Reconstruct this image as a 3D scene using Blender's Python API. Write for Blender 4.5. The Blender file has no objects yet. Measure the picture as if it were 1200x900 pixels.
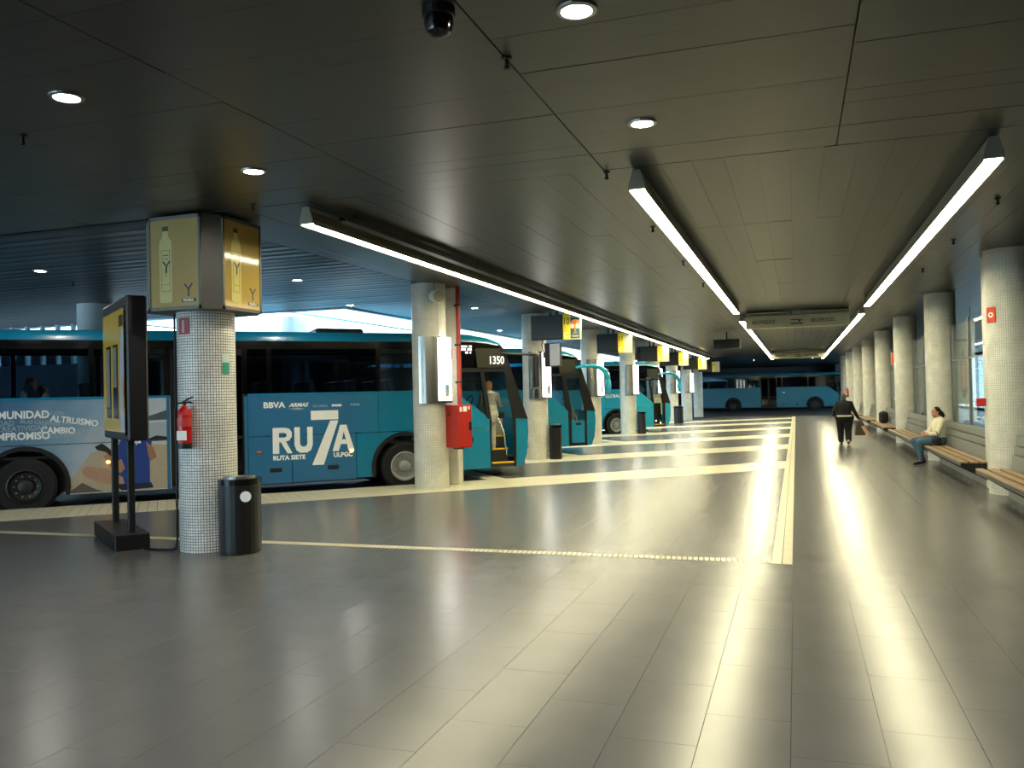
import bpy, bmesh, math, random
from mathutils import Vector, Matrix
from mathutils.geometry import tessellate_polygon

random.seed(7)
sc = bpy.context.scene
COL = sc.collection
PI = math.pi

# ------------------------------------------------------------------ camera
FPX = 990.0
CAM_R = Vector((0.947673, 0.318556, -0.021812))
cam_yaw, cam_pitch, cam_roll = math.radians(18.580), math.radians(0.7097), math.radians(1.25)
_f = Vector((-math.sin(cam_yaw) * math.cos(cam_pitch), math.cos(cam_yaw) * math.cos(cam_pitch), math.sin(cam_pitch)))
_r0 = Vector((math.cos(cam_yaw), math.sin(cam_yaw), 0))
_u0 = _r0.cross(_f)
_c, _s = math.cos(cam_roll), math.sin(cam_roll)
_r = _c * _r0 - _s * _u0
_u = _s * _r0 + _c * _u0
cd = bpy.data.cameras.new('camera')
cd.sensor_width = 36.0
cd.lens = FPX / 1200 * 36.0
cd.clip_end = 400
cam = bpy.data.objects.new('camera', cd)
COL.objects.link(cam)
cam.matrix_world = Matrix(((_r.x, _u.x, -_f.x, 0), (_r.y, _u.y, -_f.y, 0), (_r.z, _u.z, -_f.z, 1.8), (0, 0, 0, 1)))
sc.camera = cam

# ------------------------------------------------------------------ world, exposure
W = bpy.data.worlds.new('overcast_sky')
sc.world = W
W.use_nodes = True
bg = W.node_tree.nodes['Background']
bg.inputs[0].default_value = (0.62, 0.84, 1.0, 1)
SKY = 4.2
bg.inputs[1].default_value = SKY
sc.view_settings.view_transform = 'Standard'
sc.view_settings.look = 'None'
sc.view_settings.gamma = 1.0
sc.view_settings.use_curve_mapping = False
sc.view_settings.exposure = 0.95
TUBE_E = 29.0
DOWN_E = 230.0

# ------------------------------------------------------------------ helpers
def lin(c):
    return c / 12.92 if c <= 0.04045 else ((c + 0.055) / 1.055) ** 2.4
def rgb(h):
    return tuple(lin(int(h[i:i + 2], 16) / 255) for i in (0, 2, 4))

MATS = {}
def mat(name, color, rough=0.5, metal=0.0, var=0.12, scale=6.0, bump=0.0, bscale=40.0, emit=0.0, ecol=None, spec=0.5, coat=0.0):
    if name in MATS:
        return MATS[name]
    m = bpy.data.materials.new(name)
    MATS[name] = m
    m.use_nodes = True
    nt = m.node_tree
    b = nt.nodes['Principled BSDF']
    if isinstance(color, str):
        color = rgb(color)
    tc = nt.nodes.new('ShaderNodeTexCoord')
    nz = nt.nodes.new('ShaderNodeTexNoise')
    nz.inputs['Scale'].default_value = scale
    nz.inputs['Detail'].default_value = 4
    nt.links.new(tc.outputs['Object'], nz.inputs['Vector'])
    rp = nt.nodes.new('ShaderNodeMix')
    rp.data_type = 'RGBA'
    rp.inputs[6].default_value = tuple(c * (1 - var) for c in color) + (1,)
    rp.inputs[7].default_value = tuple(min(1, c * (1 + var)) for c in color) + (1,)
    nt.links.new(nz.outputs[0], rp.inputs[0])
    nt.links.new(rp.outputs[2], b.inputs['Base Color'])
    b.inputs['Roughness'].default_value = rough
    b.inputs['Metallic'].default_value = metal
    b.inputs['Specular IOR Level'].default_value = spec
    b.inputs['Coat Weight'].default_value = coat
    if bump:
        n2 = nt.nodes.new('ShaderNodeTexNoise')
        n2.inputs['Scale'].default_value = bscale
        nt.links.new(tc.outputs['Object'], n2.inputs['Vector'])
        bp = nt.nodes.new('ShaderNodeBump')
        bp.inputs['Strength'].default_value = bump
        bp.inputs['Distance'].default_value = 0.01
        nt.links.new(n2.outputs[0], bp.inputs['Height'])
        nt.links.new(bp.outputs[0], b.inputs['Normal'])
    if emit:
        b.inputs['Emission Color'].default_value = tuple(ecol or color) + (1,)
        b.inputs['Emission Strength'].default_value = emit
    return m

def glass_mat(name, tint, refl=1.0, rough=0.02):
    if name in MATS:
        return MATS[name]
    m = bpy.data.materials.new(name)
    MATS[name] = m
    m.use_nodes = True
    nt = m.node_tree
    for n in list(nt.nodes):
        nt.nodes.remove(n)
    out = nt.nodes.new('ShaderNodeOutputMaterial')
    tr = nt.nodes.new('ShaderNodeBsdfTransparent')
    tr.inputs[0].default_value = tuple(tint) + (1,)
    gl = nt.nodes.new('ShaderNodeBsdfGlossy')
    gl.inputs['Roughness'].default_value = rough
    gl.inputs[0].default_value = (0.9, 0.95, 1, 1)
    lw = nt.nodes.new('ShaderNodeLayerWeight')
    lw.inputs[0].default_value = 0.5
    fr = nt.nodes.new('ShaderNodeMath')
    fr.operation = 'POWER'
    fr.inputs[1].default_value = 5.0
    nt.links.new(lw.outputs['Facing'], fr.inputs[0])
    mu = nt.nodes.new('ShaderNodeMath')
    mu.operation = 'MULTIPLY_ADD'
    mu.inputs[1].default_value = 0.96 * refl
    mu.inputs[2].default_value = 0.04 * refl
    mu.use_clamp = True
    mx = nt.nodes.new('ShaderNodeMixShader')
    nt.links.new(fr.outputs[0], mu.inputs[0])
    nt.links.new(mu.outputs[0], mx.inputs[0])
    nt.links.new(tr.outputs[0], mx.inputs[1])
    nt.links.new(gl.outputs[0], mx.inputs[2])
    nt.links.new(mx.outputs[0], out.inputs[0])
    return m

def emit_mat(name, color, strength):
    if name in MATS:
        return MATS[name]
    m = bpy.data.materials.new(name)
    MATS[name] = m
    m.use_nodes = True
    nt = m.node_tree
    for n in list(nt.nodes):
        nt.nodes.remove(n)
    out = nt.nodes.new('ShaderNodeOutputMaterial')
    e = nt.nodes.new('ShaderNodeEmission')
    e.inputs[0].default_value = tuple(color) + (1,)
    e.inputs[1].default_value = strength
    nt.links.new(e.outputs[0], out.inputs[0])
    return m

class MB:
    """collects shapes, then builds one mesh object"""
    def __init__(self):
        self.v, self.f, self.m = [], [], []
        self.cur = 0
    def _add(self, vs, fs):
        o = len(self.v)
        self.v += [tuple(p) for p in vs]
        self.f += [tuple(i + o for i in f) for f in fs]
        self.m += [self.cur] * len(fs)
        return self
    def box(self, x0, y0, z0, x1, y1, z1):
        x0, x1 = min(x0, x1), max(x0, x1); y0, y1 = min(y0, y1), max(y0, y1); z0, z1 = min(z0, z1), max(z0, z1)
        vs = [(x0, y0, z0), (x1, y0, z0), (x1, y1, z0), (x0, y1, z0), (x0, y0, z1), (x1, y0, z1), (x1, y1, z1), (x0, y1, z1)]
        return self._add(vs, [(3, 2, 1, 0), (4, 5, 6, 7), (0, 1, 5, 4), (1, 2, 6, 5), (2, 3, 7, 6), (3, 0, 4, 7)])
    def bbox(self, x0, y0, z0, x1, y1, z1, b=0.01):
        """box whose vertical edges and top are chamfered"""
        pts = [(x0 + b, y0), (x1 - b, y0), (x1, y0 + b), (x1, y1 - b), (x1 - b, y1), (x0 + b, y1), (x0, y1 - b), (x0, y0 + b)]
        cx, cy = (x0 + x1) / 2, (y0 + y1) / 2
        def ins(p):
            return (p[0] + (b if p[0] < cx else -b) * .7, p[1] + (b if p[1] < cy else -b) * .7)
        n = 8
        vs = [(*ins(p), z0) for p in pts] + [(*p, z0 + b) for p in pts] + [(*p, z1 - b) for p in pts] + [(*ins(p), z1) for p in pts]
        fs = [tuple(reversed(range(n))), tuple(range(3 * n, 4 * n))]
        for k in range(3):
            for i in range(n):
                j = (i + 1) % n
                fs.append((k * n + i, k * n + j, (k + 1) * n + j, (k + 1) * n + i))
        return self._add(vs, fs)
    def prism(self, pts, h0, h1, axis='z'):
        """polygon extruded; axis z: pts are (x,y); axis y: pts are (x,z); axis x: pts are (y,z)"""
        def P(p, h):
            return (p[0], p[1], h) if axis == 'z' else ((p[0], h, p[1]) if axis == 'y' else (h, p[0], p[1]))
        n = len(pts)
        vs = [P(p, h0) for p in pts] + [P(p, h1) for p in pts]
        tris = tessellate_polygon([[Vector((p[0], p[1], 0)) for p in pts]])
        fs = [tuple(t) for t in tris] + [tuple(i + n for i in reversed(t)) for t in tris]
        fs += [(i, (i + 1) % n, (i + 1) % n + n, i + n) for i in range(n)]
        return self._add(vs, fs)
    def cyl(self, p0, p1, r0, r1=None, n=16, cap=True):
        r1 = r0 if r1 is None else r1
        a, b = Vector(p0), Vector(p1)
        d = (b - a).normalized()
        t = Vector((0, 0, 1)) if abs(d.z) < 0.9 else Vector((1, 0, 0))
        u = d.cross(t).normalized(); w = d.cross(u)
        vs = []
        for c, rr in ((a, r0), (b, r1)):
            vs += [c + rr * (math.cos(2 * PI * i / n) * u + math.sin(2 * PI * i / n) * w) for i in range(n)]
        fs = [(i, (i + 1) % n, n + (i + 1) % n, n + i) for i in range(n)]
        if cap:
            fs += [tuple(reversed(range(n))), tuple(range(n, 2 * n))]
        return self._add(vs, fs)
    def tube(self, path, r, n=8, rs=None):
        pts = [Vector(p) for p in path]
        m = len(pts)
        vs = []
        prev = None
        for i, p in enumerate(pts):
            d = (pts[min(i + 1, m - 1)] - pts[max(i - 1, 0)]).normalized()
            if prev is None:
                t = Vector((0, 0, 1)) if abs(d.z) < 0.9 else Vector((1, 0, 0))
                u = d.cross(t).normalized()
            else:
                u = (prev - d * prev.dot(d)).normalized()
            prev = u
            w = d.cross(u)
            rr = rs[i] if rs else r
            vs += [p + rr * (math.cos(2 * PI * k / n) * u + math.sin(2 * PI * k / n) * w) for k in range(n)]
        fs = []
        for i in range(m - 1):
            for k in range(n):
                fs.append((i * n + k, i * n + (k + 1) % n, (i + 1) * n + (k + 1) % n, (i + 1) * n + k))
        fs += [tuple(reversed(range(n))), tuple(range((m - 1) * n, m * n))]
        return self._add(vs, fs)
    def lathe(self, prof, c=(0, 0, 0), axis='z', n=24, ends=True):
        """prof: list of (radius, height) along axis"""
        vs = []
        for (r, h) in prof:
            for k in range(n):
                a = 2 * PI * k / n
                x, y = r * math.cos(a), r * math.sin(a)
                p = (x, y, h) if axis == 'z' else ((x, h, y) if axis == 'y' else (h, x, y))
                vs.append((p[0] + c[0], p[1] + c[1], p[2] + c[2]))
        fs = []
        for i in range(len(prof) - 1):
            for k in range(n):
                fs.append((i * n + k, i * n + (k + 1) % n, (i + 1) * n + (k + 1) % n, (i + 1) * n + k))
        if ends:
            fs += [tuple(reversed(range(n))), tuple(range((len(prof) - 1) * n, len(prof) * n))]
        return self._add(vs, fs)
    def ell(self, c, r, n=12, m=8, rot=None):
        if isinstance(r, (int, float)):
            r = (r, r, r)
        vs, fs = [], []
        R = rot or Matrix.Identity(3)
        for i in range(m + 1):
            th = PI * i / m
            for k in range(n):
                a = 2 * PI * k / n
                p = R @ Vector((r[0] * math.sin(th) * math.cos(a), r[1] * math.sin(th) * math.sin(a), r[2] * math.cos(th)))
                vs.append((p.x + c[0], p.y + c[1], p.z + c[2]))
        for i in range(m):
            for k in range(n):
                fs.append((i * n + k, (i + 1) * n + k, (i + 1) * n + (k + 1) % n, i * n + (k + 1) % n))
        return self._add(vs, fs)
    def cap(self, p0, r0, p1, r1, n=10):
        """tapered limb with round ends"""
        self.cyl(p0, p1, r0, r1, n)
        self.ell(p0, r0, n, 6); self.ell(p1, r1, n, 6)
        return self
    def grid(self, rows):
        """rows of points, joined into quads"""
        n = len(rows[0])
        vs = [p for row in rows for p in row]
        fs = []
        for i in range(len(rows) - 1):
            for k in range(n - 1):
                fs.append((i * n + k, i * n + k + 1, (i + 1) * n + k + 1, (i + 1) * n + k))
        return self._add(vs, fs)
    def mesh(self, name, mats, smooth=False):
        me = bpy.data.meshes.new(name)
        me.from_pydata(self.v, [], self.f)
        ms = mats if isinstance(mats, (list, tuple)) else [mats]
        for m_ in ms:
            me.materials.append(m_)
        if len(ms) > 1:
            me.polygons.foreach_set('material_index', self.m)
        bm = bmesh.new()
        bm.from_mesh(me)
        bmesh.ops.recalc_face_normals(bm, faces=bm.faces)
        bm.to_mesh(me)
        bm.free()
        if smooth:
            me.shade_smooth()
            try:
                me.set_sharp_from_angle(angle=math.radians(35))
            except Exception:
                pass
        me.update()
        return me
    def build(self, name, mats, parent=None, loc=(0, 0, 0), rot=(0, 0, 0), smooth=False):
        return place(name, self.mesh(name, mats, smooth), parent, loc, rot)

def place(name, me, parent=None, loc=(0, 0, 0), rot=(0, 0, 0)):
    o = bpy.data.objects.new(name, me)
    COL.objects.link(o)
    o.location = loc
    o.rotation_euler = rot
    if parent:
        o.parent = parent
    return o

def tag(o, label, cat, group=None, kind=None):
    o['label'] = label
    o['category'] = cat
    if group:
        o['group'] = group
    if kind:
        o['kind'] = kind
    return o

def thing(name, label, cat, loc=(0, 0, 0), rz=0.0, group=None):
    o = place(name, None, None, loc, (0, 0, rz))
    return tag(o, label, cat, group)

def struct(o, label=None):
    o['kind'] = 'structure'
    if label:
        o['label'] = label
    return o

def text(name, s, size, m, parent, loc, rot=(PI / 2, 0, 0), ext=0.002, ox=0.0, sx=1.0, align='LEFT', spacing=1.0, shear=0.0):
    cu = bpy.data.curves.new(name, 'FONT')
    cu.body = s
    cu.size = size
    cu.extrude = ext
    cu.offset = ox
    cu.align_x = align
    cu.space_character = spacing
    cu.shear = shear
    cu.resolution_u = 3
    tmp = bpy.data.objects.new(name + '_tmp', cu)
    COL.objects.link(tmp)
    dg = bpy.context.evaluated_depsgraph_get()
    me = bpy.data.meshes.new_from_object(tmp.evaluated_get(dg))
    bpy.data.objects.remove(tmp)
    bpy.data.curves.remove(cu)
    me.materials.clear()
    me.materials.append(m)
    o = place(name, me, parent, loc, rot)
    o.scale = (sx, 1, 1)
    return o

def dup(root, loc, rz, label, group=None):
    def cp(o, par):
        c = o.copy()
        COL.objects.link(c)
        c.parent = par
        for ch in o.children:
            cp(ch, c)
        return c
    kids = list(root.children)
    r = root.copy()
    COL.objects.link(r)
    r.location = loc
    r.rotation_euler = (0, 0, rz)
    r['label'] = label
    if group:
        r['group'] = group
    for k in kids:
        cp(k, r)
    return r

# ------------------------------------------------------------------ materials
def floor_mat(name, base, rough):
    m = mat(name, base, rough=rough, var=0.10, scale=2.2, spec=0.40)
    nt = m.node_tree
    b = nt.nodes['Principled BSDF']
    tc = nt.nodes.new('ShaderNodeTexCoord')
    gm = nt.nodes.new('ShaderNodeNewGeometry')
    # fine terrazzo grain and per-tile tone
    v = nt.nodes.new('ShaderNodeTexNoise'); v.inputs['Scale'].default_value = 220; v.inputs['Detail'].default_value = 1
    nt.links.new(gm.outputs['Position'], v.inputs['Vector'])
    oi = nt.nodes.new('ShaderNodeObjectInfo')
    ad = nt.nodes.new('ShaderNodeMath'); ad.operation = 'MULTIPLY_ADD'
    nt.links.new(v.outputs[0], ad.inputs[0]); ad.inputs[1].default_value = 0.5; ad.inputs[2].default_value = 0.72
    a2 = nt.nodes.new('ShaderNodeMath'); a2.operation = 'MULTIPLY_ADD'
    nt.links.new(oi.outputs['Random'], a2.inputs[0]); a2.inputs[1].default_value = 0.05
    nt.links.new(ad.outputs[0], a2.inputs[2])
    mx = nt.nodes.new('ShaderNodeMix'); mx.data_type = 'RGBA'; mx.blend_type = 'MULTIPLY'
    mx.inputs[0].default_value = 1.0
    src = b.inputs['Base Color'].links[0].from_socket
    nt.links.new(src, mx.inputs[6])
    nt.links.new(a2.outputs[0], mx.inputs[7])
    nt.links.new(mx.outputs[2], b.inputs['Base Color'])
    bp = nt.nodes.new('ShaderNodeBump'); bp.inputs['Strength'].default_value = 0.05; bp.inputs['Distance'].default_value = 0.004
    nt.links.new(v.outputs[0], bp.inputs['Height'])
    nt.links.new(bp.outputs[0], b.inputs['Normal'])
    return m

def mosaic_mat(name, tile, grout, w, contrast_noise=0.1):
    m = bpy.data.materials.new(name)
    MATS[name] = m
    m.use_nodes = True
    nt = m.node_tree
    b = nt.nodes['Principled BSDF']
    tc = nt.nodes.new('ShaderNodeTexCoord')
    sp = nt.nodes.new('ShaderNodeSeparateXYZ')
    nt.links.new(tc.outputs['Object'], sp.inputs[0])
    at = nt.nodes.new('ShaderNodeMath'); at.operation = 'ARCTAN2'
    nt.links.new(sp.outputs[1], at.inputs[0]); nt.links.new(sp.outputs[0], at.inputs[1])
    mu = nt.nodes.new('ShaderNodeMath'); mu.operation = 'MULTIPLY'; mu.inputs[1].default_value = 0.34
    nt.links.new(at.outputs[0], mu.inputs[0])
    cb = nt.nodes.new('ShaderNodeCombineXYZ')
    nt.links.new(mu.outputs[0], cb.inputs[0]); nt.links.new(sp.outputs[2], cb.inputs[1])
    br = nt.nodes.new('ShaderNodeTexBrick')
    br.offset = 0.0; br.squash = 1.0
    br.inputs['Scale'].default_value = 1.0
    br.inputs['Brick Width'].default_value = w
    br.inputs['Row Height'].default_value = w
    br.inputs['Mortar Size'].default_value = w * 0.11
    br.inputs['Mortar Smooth'].default_value = 0.2
    t = rgb(tile)
    br.inputs['Color1'].default_value = tuple(c * (1 - contrast_noise) for c in t) + (1,)
    br.inputs['Color2'].default_value = tuple(min(1, c * (1 + contrast_noise)) for c in t) + (1,)
    br.inputs['Mortar'].default_value = rgb(grout) + (1,)
    nt.links.new(cb.outputs[0], br.inputs['Vector'])
    nz = nt.nodes.new('ShaderNodeTexNoise'); nz.inputs['Scale'].default_value = 3.0; nz.inputs['Detail'].default_value = 5
    nt.links.new(tc.outputs['Object'], nz.inputs['Vector'])
    mr = nt.nodes.new('ShaderNodeMapRange'); mr.inputs['From Min'].default_value = .35; mr.inputs['From Max'].default_value = .7
    mr.inputs['To Min'].default_value = .82; mr.inputs['To Max'].default_value = 1.05
    nt.links.new(nz.outputs[0], mr.inputs['Value'])
    mx = nt.nodes.new('ShaderNodeMix'); mx.data_type = 'RGBA'; mx.blend_type = 'MULTIPLY'; mx.inputs[0].default_value = 1
    nt.links.new(br.outputs['Color'], mx.inputs[6]); nt.links.new(mr.outputs[0], mx.inputs[7])
    nt.links.new(mx.outputs[2], b.inputs['Base Color'])
    b.inputs['Roughness'].default_value = 0.32
    bp = nt.nodes.new('ShaderNodeBump'); bp.inputs['Strength'].default_value = 0.3; bp.inputs['Distance'].default_value = 0.003; bp.invert = True
    nt.links.new(br.outputs['Fac'], bp.inputs['Height']); nt.links.new(bp.outputs[0], b.inputs['Normal'])
    return m

M_FLOOR = floor_mat('grey_floor_tile', '626262', 0.25)
M_GROUT = mat('dark_grout', '4a4944', rough=.8)
M_LANE = mat('asphalt', '3a3b3c', rough=.75, bump=.3, bscale=60)
M_CREAM = mat('cream_floor_tile', 'd8d2b8', rough=.34, var=.10, scale=3)
M_CEIL = mat('ceiling_metal', '3b3c37', rough=.36, var=.06, scale=1.5, metal=.3)
M_CEIL2 = mat('lane_ceiling_metal', '30373d', rough=.34, var=.08, scale=1.5, metal=.35)
M_SLAB = mat('ceiling_void', '3a3a36', rough=.8)
M_WALL = mat('grey_concrete_wall', '4c4f52', rough=.85)
M_WALLB = mat('blue_grey_wall', '46586a', rough=.7)
M_WHITE = mat('white_paint', 'e4e4dc', rough=.5)
M_PALE = mat('pale_reveal', 'c6d4dc', rough=.6)
M_MOS0 = mosaic_mat('white_mosaic_dark_grout', 'eeeeea', '55554f', 0.0335)
M_MOS1 = mosaic_mat('cream_mosaic', 'dedccf', 'b2b0a2', 0.0335, .05)
M_BLACK = mat('black_metal', '09090a', rough=.42)
M_BLACKG = mat('black_gloss', '050506', rough=.12)
M_BLACKR = mat('black_rubber', '0b0b0b', rough=.7)
M_STEEL = mat('brushed_steel', 'b9b8b0', rough=.22, metal=1.0, var=.05)
M_ALU = mat('aluminium', '9b9c98', rough=.35, metal=.9)
M_RED = mat('red_paint', 'b5241c', rough=.35)
M_REDX = mat('extinguisher_red', 'b8141a', rough=.2)
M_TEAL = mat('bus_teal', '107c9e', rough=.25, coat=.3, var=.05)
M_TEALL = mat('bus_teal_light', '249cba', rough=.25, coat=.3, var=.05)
M_WHITEP = mat('white_print', 'f2f2ee', rough=.5, var=.03)
M_GREYP = mat('grey_print', '9fb0bd', rough=.5, var=.05)
M_YEL = mat('yellow_sign', 'e8c81e', rough=.4)
M_YEDGE = mat('yellow_edge', 'e0b41c', rough=.5)
M_GREYBENCH = mat('bench_grey_paint', '6f7169', rough=.4, var=.06)
M_WOOD = mat('bench_wood', '8c7252', rough=.45, var=.25, scale=12)
M_SEAT = mat('bus_seat_fabric', '1c2a3a', rough=.85)
M_INT = mat('bus_interior', '2a2d2e', rough=.7)
M_BEIGE = mat('bus_beige_panel', 'a39c88', rough=.6)
M_BGLASS = glass_mat('bus_tinted_glass', (.58, .66, .70), 1.0)
M_CGLASS = glass_mat('clear_glass', (.88, .93, .93), 1.0)
M_SCREEN = mat('dark_screen', '1c1c18', rough=.16)
M_TUBE = emit_mat('fluorescent_tube', (1.0, 0.915, 0.58), TUBE_E)
M_DOWN = emit_mat('downlight_lens', (1.0, 0.96, 0.86), DOWN_E)
M_PANELLIT = emit_mat('backlit_timetable', (1.0, 0.98, 0.90), 4.5)
M_AMBER = emit_mat('amber_lamp', (1.0, 0.42, 0.06), 9.0)
M_LED = emit_mat('white_led', (1, .98, .9), 2.0)
M_SKIN = mat('skin', 'b98468', rough=.55)
M_HAIRD = mat('dark_hair', '1a1412', rough=.6, var=.3, scale=30)
# ------------------------------------------------------------------ setting: platform floor
LANE_Z = -0.15
CEIL = 4.0
SA = math.radians(41.0)
SD = Vector((math.cos(SA), math.sin(SA)))
SN = Vector((-math.sin(SA), math.cos(SA)))
SW = 1.62
NB = 6
def F(k):
    return Vector((-0.28, 19.9 + 6.6 * k))
def sp(k, s, t):
    p = F(k) + SD * s + SN * t
    return (p.x, p.y)
NOSE = -6.5
poly = [(-40, -8.8), (5.0, -8.8), (5.0, 58.2), (-5.15, 58.2)]
for k in range(NB - 1, 0, -1):
    poly += [sp(k, NOSE, SW), sp(k, -15.5, SW), sp(k, -15.5, 0.0), sp(k, NOSE - 6.6 * SD.y, 0.0)]
poly += [sp(0, NOSE, SW), sp(0, -36, SW)]
def inside(x, y, pl=poly):
    r = False
    n = len(pl)
    for i in range(n):
        x1, y1 = pl[i]; x2, y2 = pl[(i + 1) % n]
        if (y1 > y) != (y2 > y) and x < (x2 - x1) * (y - y1) / (y2 - y1) + x1:
            r = not r
    return r

floor = place('floor', None)
struct(floor, 'glossy grey tiled platform floor with cream tile bands')
mb = MB(); mb.prism(poly, -0.45, -0.008)
mb.build('platform_base', M_GROUT, floor)
TW, TL = 0.45, 0.9
tile_me = MB().bbox(-TW / 2 + .0011, -TL / 2 + .0011, -0.012, TW / 2 - .0011, TL / 2 - .0011, 0.0, 0.0008).mesh('tile', M_FLOOR)
rest = MB()
cand = []
ix = -60
for ix in range(-60, 12):
    x = -0.07 + TW * (ix + .5)
    if x > 4.9:
        continue
    for iy in range(-9, 66):
        y = 0.31 + TL * (iy + .5 * (ix % 2))
        if -0.29 < x - TW / 2 + .01 and x + TW / 2 < 0.0 and 8.7 < y < 57.5 and False:
            continue
        hx, hy = TW / 2, TL / 2
        if all(inside(x + a * hx, y + b * hy) for a in (-1, 1) for b in (-1, 1)):
            d = Vector((x, y))
            ang = math.degrees(math.atan2(-x, y))
            vis = y > 2.9 and -15 < ang < 52
            cand.append((0 if vis else 1, d.length, x, y))
cand.sort()
for i, (v, d, x, y) in enumerate(cand):
    if i < 300:
        place('tile', tile_me, floor, (x, y, 0))
    else:
        hx, hy = TW / 2 - .0018, TL / 2 - .0018
        rest._add([(x - hx, y - hy, 0), (x + hx, y - hy, 0), (x + hx, y + hy, 0), (x - hx, y + hy, 0)], [(0, 1, 2, 3)])
o = rest.build('distant_tiles', M_FLOOR, floor); o['kind'] = 'stuff'

# cream border along the walkway: two columns of tiles
bt = MB().box(-.049, -.224, 0, .049, .224, .003).mesh('border_tile', M_CREAM)
ymax = 57.0
n = int((ymax - 9.1) / .45)
for i in range(n):
    for x in (-0.235, -0.130):
        place('border_tile', bt, floor, (x, 9.1 + .225 + .45 * i, 0))
# ribbed cross line
rib = MB()
x = -0.30
i = 0
while x > -14:
    yy = 9.13 + (x + .2) * 0.012
    rib._add([(x - .023, yy, .003), (x + .023, yy, .003), (x + .023 - .02, yy + .17, .003), (x - .023 - .02, yy + .17, .003)], [(0, 1, 2, 3)])
    x -= .058
o = rib.build('ribbed_line', M_CREAM, floor); o['kind'] = 'stuff'
# platform edge strip beside the nearest bus: planks across the strip
pl_me = MB().box(-.0715, .012, 0, .0715, SW - .012, .004).mesh('strip_tile', M_CREAM)
n0 = int(21.0 / .15)
for i in range(n0):
    s = -0.15 - .15 * i
    p = sp(0, s, 0)
    if p[0] > -0.33 - 0:
        continue
    place('strip_tile', pl_me, floor, (p[0], p[1], 0), (0, 0, SA))
pm = MB().prism([(-.295, .004), (.295, .004), (.295, SW - .004), (-.295, SW - .004)], 0, .004).mesh('band_tile', M_CREAM)
for k in range(1, NB):
    for i in range(26):
        s = -0.3 - .6 * i
        p = sp(k, s, 0)
        if p[1] > 57.4:
            continue
        place('band_tile', pm, floor, (p[0], p[1], 0), (0, 0, SA))
# the triangles where the bands meet the border
tri = MB()
for k in range(NB):
    a = F(k); b = F(k) + SN * SW
    yb = a.y + SW / math.cos(SA)
    if yb > 57.5:
        continue
    tri.prism([(a.x, a.y), (a.x, yb), (b.x, b.y)], 0, .0035)
o = tri.build('band_end', M_CREAM, floor)
# kerb stones at the bay heads
for k in range(NB - 1):
    dS = 6.6 * SD.y
    a = sp(k, NOSE, SW); b = sp(k + 1, NOSE - dS, 0)
    c = (b[0] + SD.x * .4, b[1] + SD.y * .4); d = (a[0] + SD.x * .4, a[1] + SD.y * .4)
    MB().prism([a, b, c, d], -.3, .003).build('kerb', M_CREAM, floor)

lane = MB().box(-60, 8, LANE_Z - .2, 12.2, 92, LANE_Z).build('floor_bus_lane', M_LANE)
struct(lane, 'dark asphalt bus lane')
hall_floor = MB().box(5.0, -9, -.2, 12.3, 87, -.01).build('floor_hall', M_FLOOR)
struct(hall_floor)

# ------------------------------------------------------------------ ceiling
ceiling = place('ceiling', None)
struct(ceiling, 'grey metal plank ceiling')
def plank(w, l, m, nm):
    return MB().box(-w / 2 + .0012, -l / 2 + .0015, 0, w / 2 - .0012, l / 2 - .0015, .02).mesh(nm, m)
SEAM = 8.22
PW = 0.3
pl2 = plank(PW, 3.43, M_CEIL, 'ceiling_panel')
cr = MB()
ii = 0
for r_ in range(15):
    for c_ in range(-23, 17):
        x = c_ * PW + .15
        y = SEAM + 3.43 * (r_ + .5)
        if r_ < 5:
            place('ceiling_panel', pl2, ceiling, (x, y, CEIL + random.uniform(0, .003)),
                  (random.uniform(-.0012, .0012), random.uniform(-.003, .003), 0))
        else:
            t_ = random.uniform(-.0012, .0012)
            hx, hy = PW / 2 - .004, 1.711
            cr._add([(x - hx, y - hy, CEIL + t_), (x + hx, y - hy, CEIL - t_), (x + hx, y + hy, CEIL - t_), (x - hx, y + hy, CEIL + t_)], [(0, 3, 2, 1)])
o = cr.build('distant_panels', M_CEIL, ceiling); o['kind'] = 'stuff'
xs = [-12.4, -8.2, -3.95, -1.75, 0.40, 2.6, 5.0]
zone1 = MB()
pmesh = {}
for j in range(24):
    y = SEAM - PW * (j + .5) - .006
    for a, b in zip(xs[:-1], xs[1:]):
        if y > 3.0:
            L = round(b - a, 3)
            if L not in pmesh:
                pmesh[L] = MB().box(-L / 2 + .005, -PW / 2 + .0012, 0, L / 2 - .005, PW / 2 - .0012, .02).mesh('ceiling_panel', M_CEIL)
            place('ceiling_panel', pmesh[L], ceiling, ((a + b) / 2, y, CEIL + random.uniform(0, .003)),
                  (random.uniform(-.003, .003), random.uniform(-.0006, .0006), 0))
        else:
            zone1.box(a + .006, y - PW / 2 + .003, CEIL, b - .006, y + PW / 2 - .003, CEIL + .02)
for j in range(24, 58):
    y = SEAM - PW * (j + .5) - .006
    zone1.box(-12.4, y - PW / 2 + .003, CEIL, 5, y + PW / 2 - .003, CEIL + .02)
o = zone1.build('rear_panels', M_CEIL, ceiling); o['kind'] = 'stuff'
RL = [(-17.2, 18.2, -10.35, 62.0), (-30.0, 18.45, -17.45, 46.0)]  # second opening added so that sky light reaches the clerestory panes
lc = MB()
y = -8.8
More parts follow.
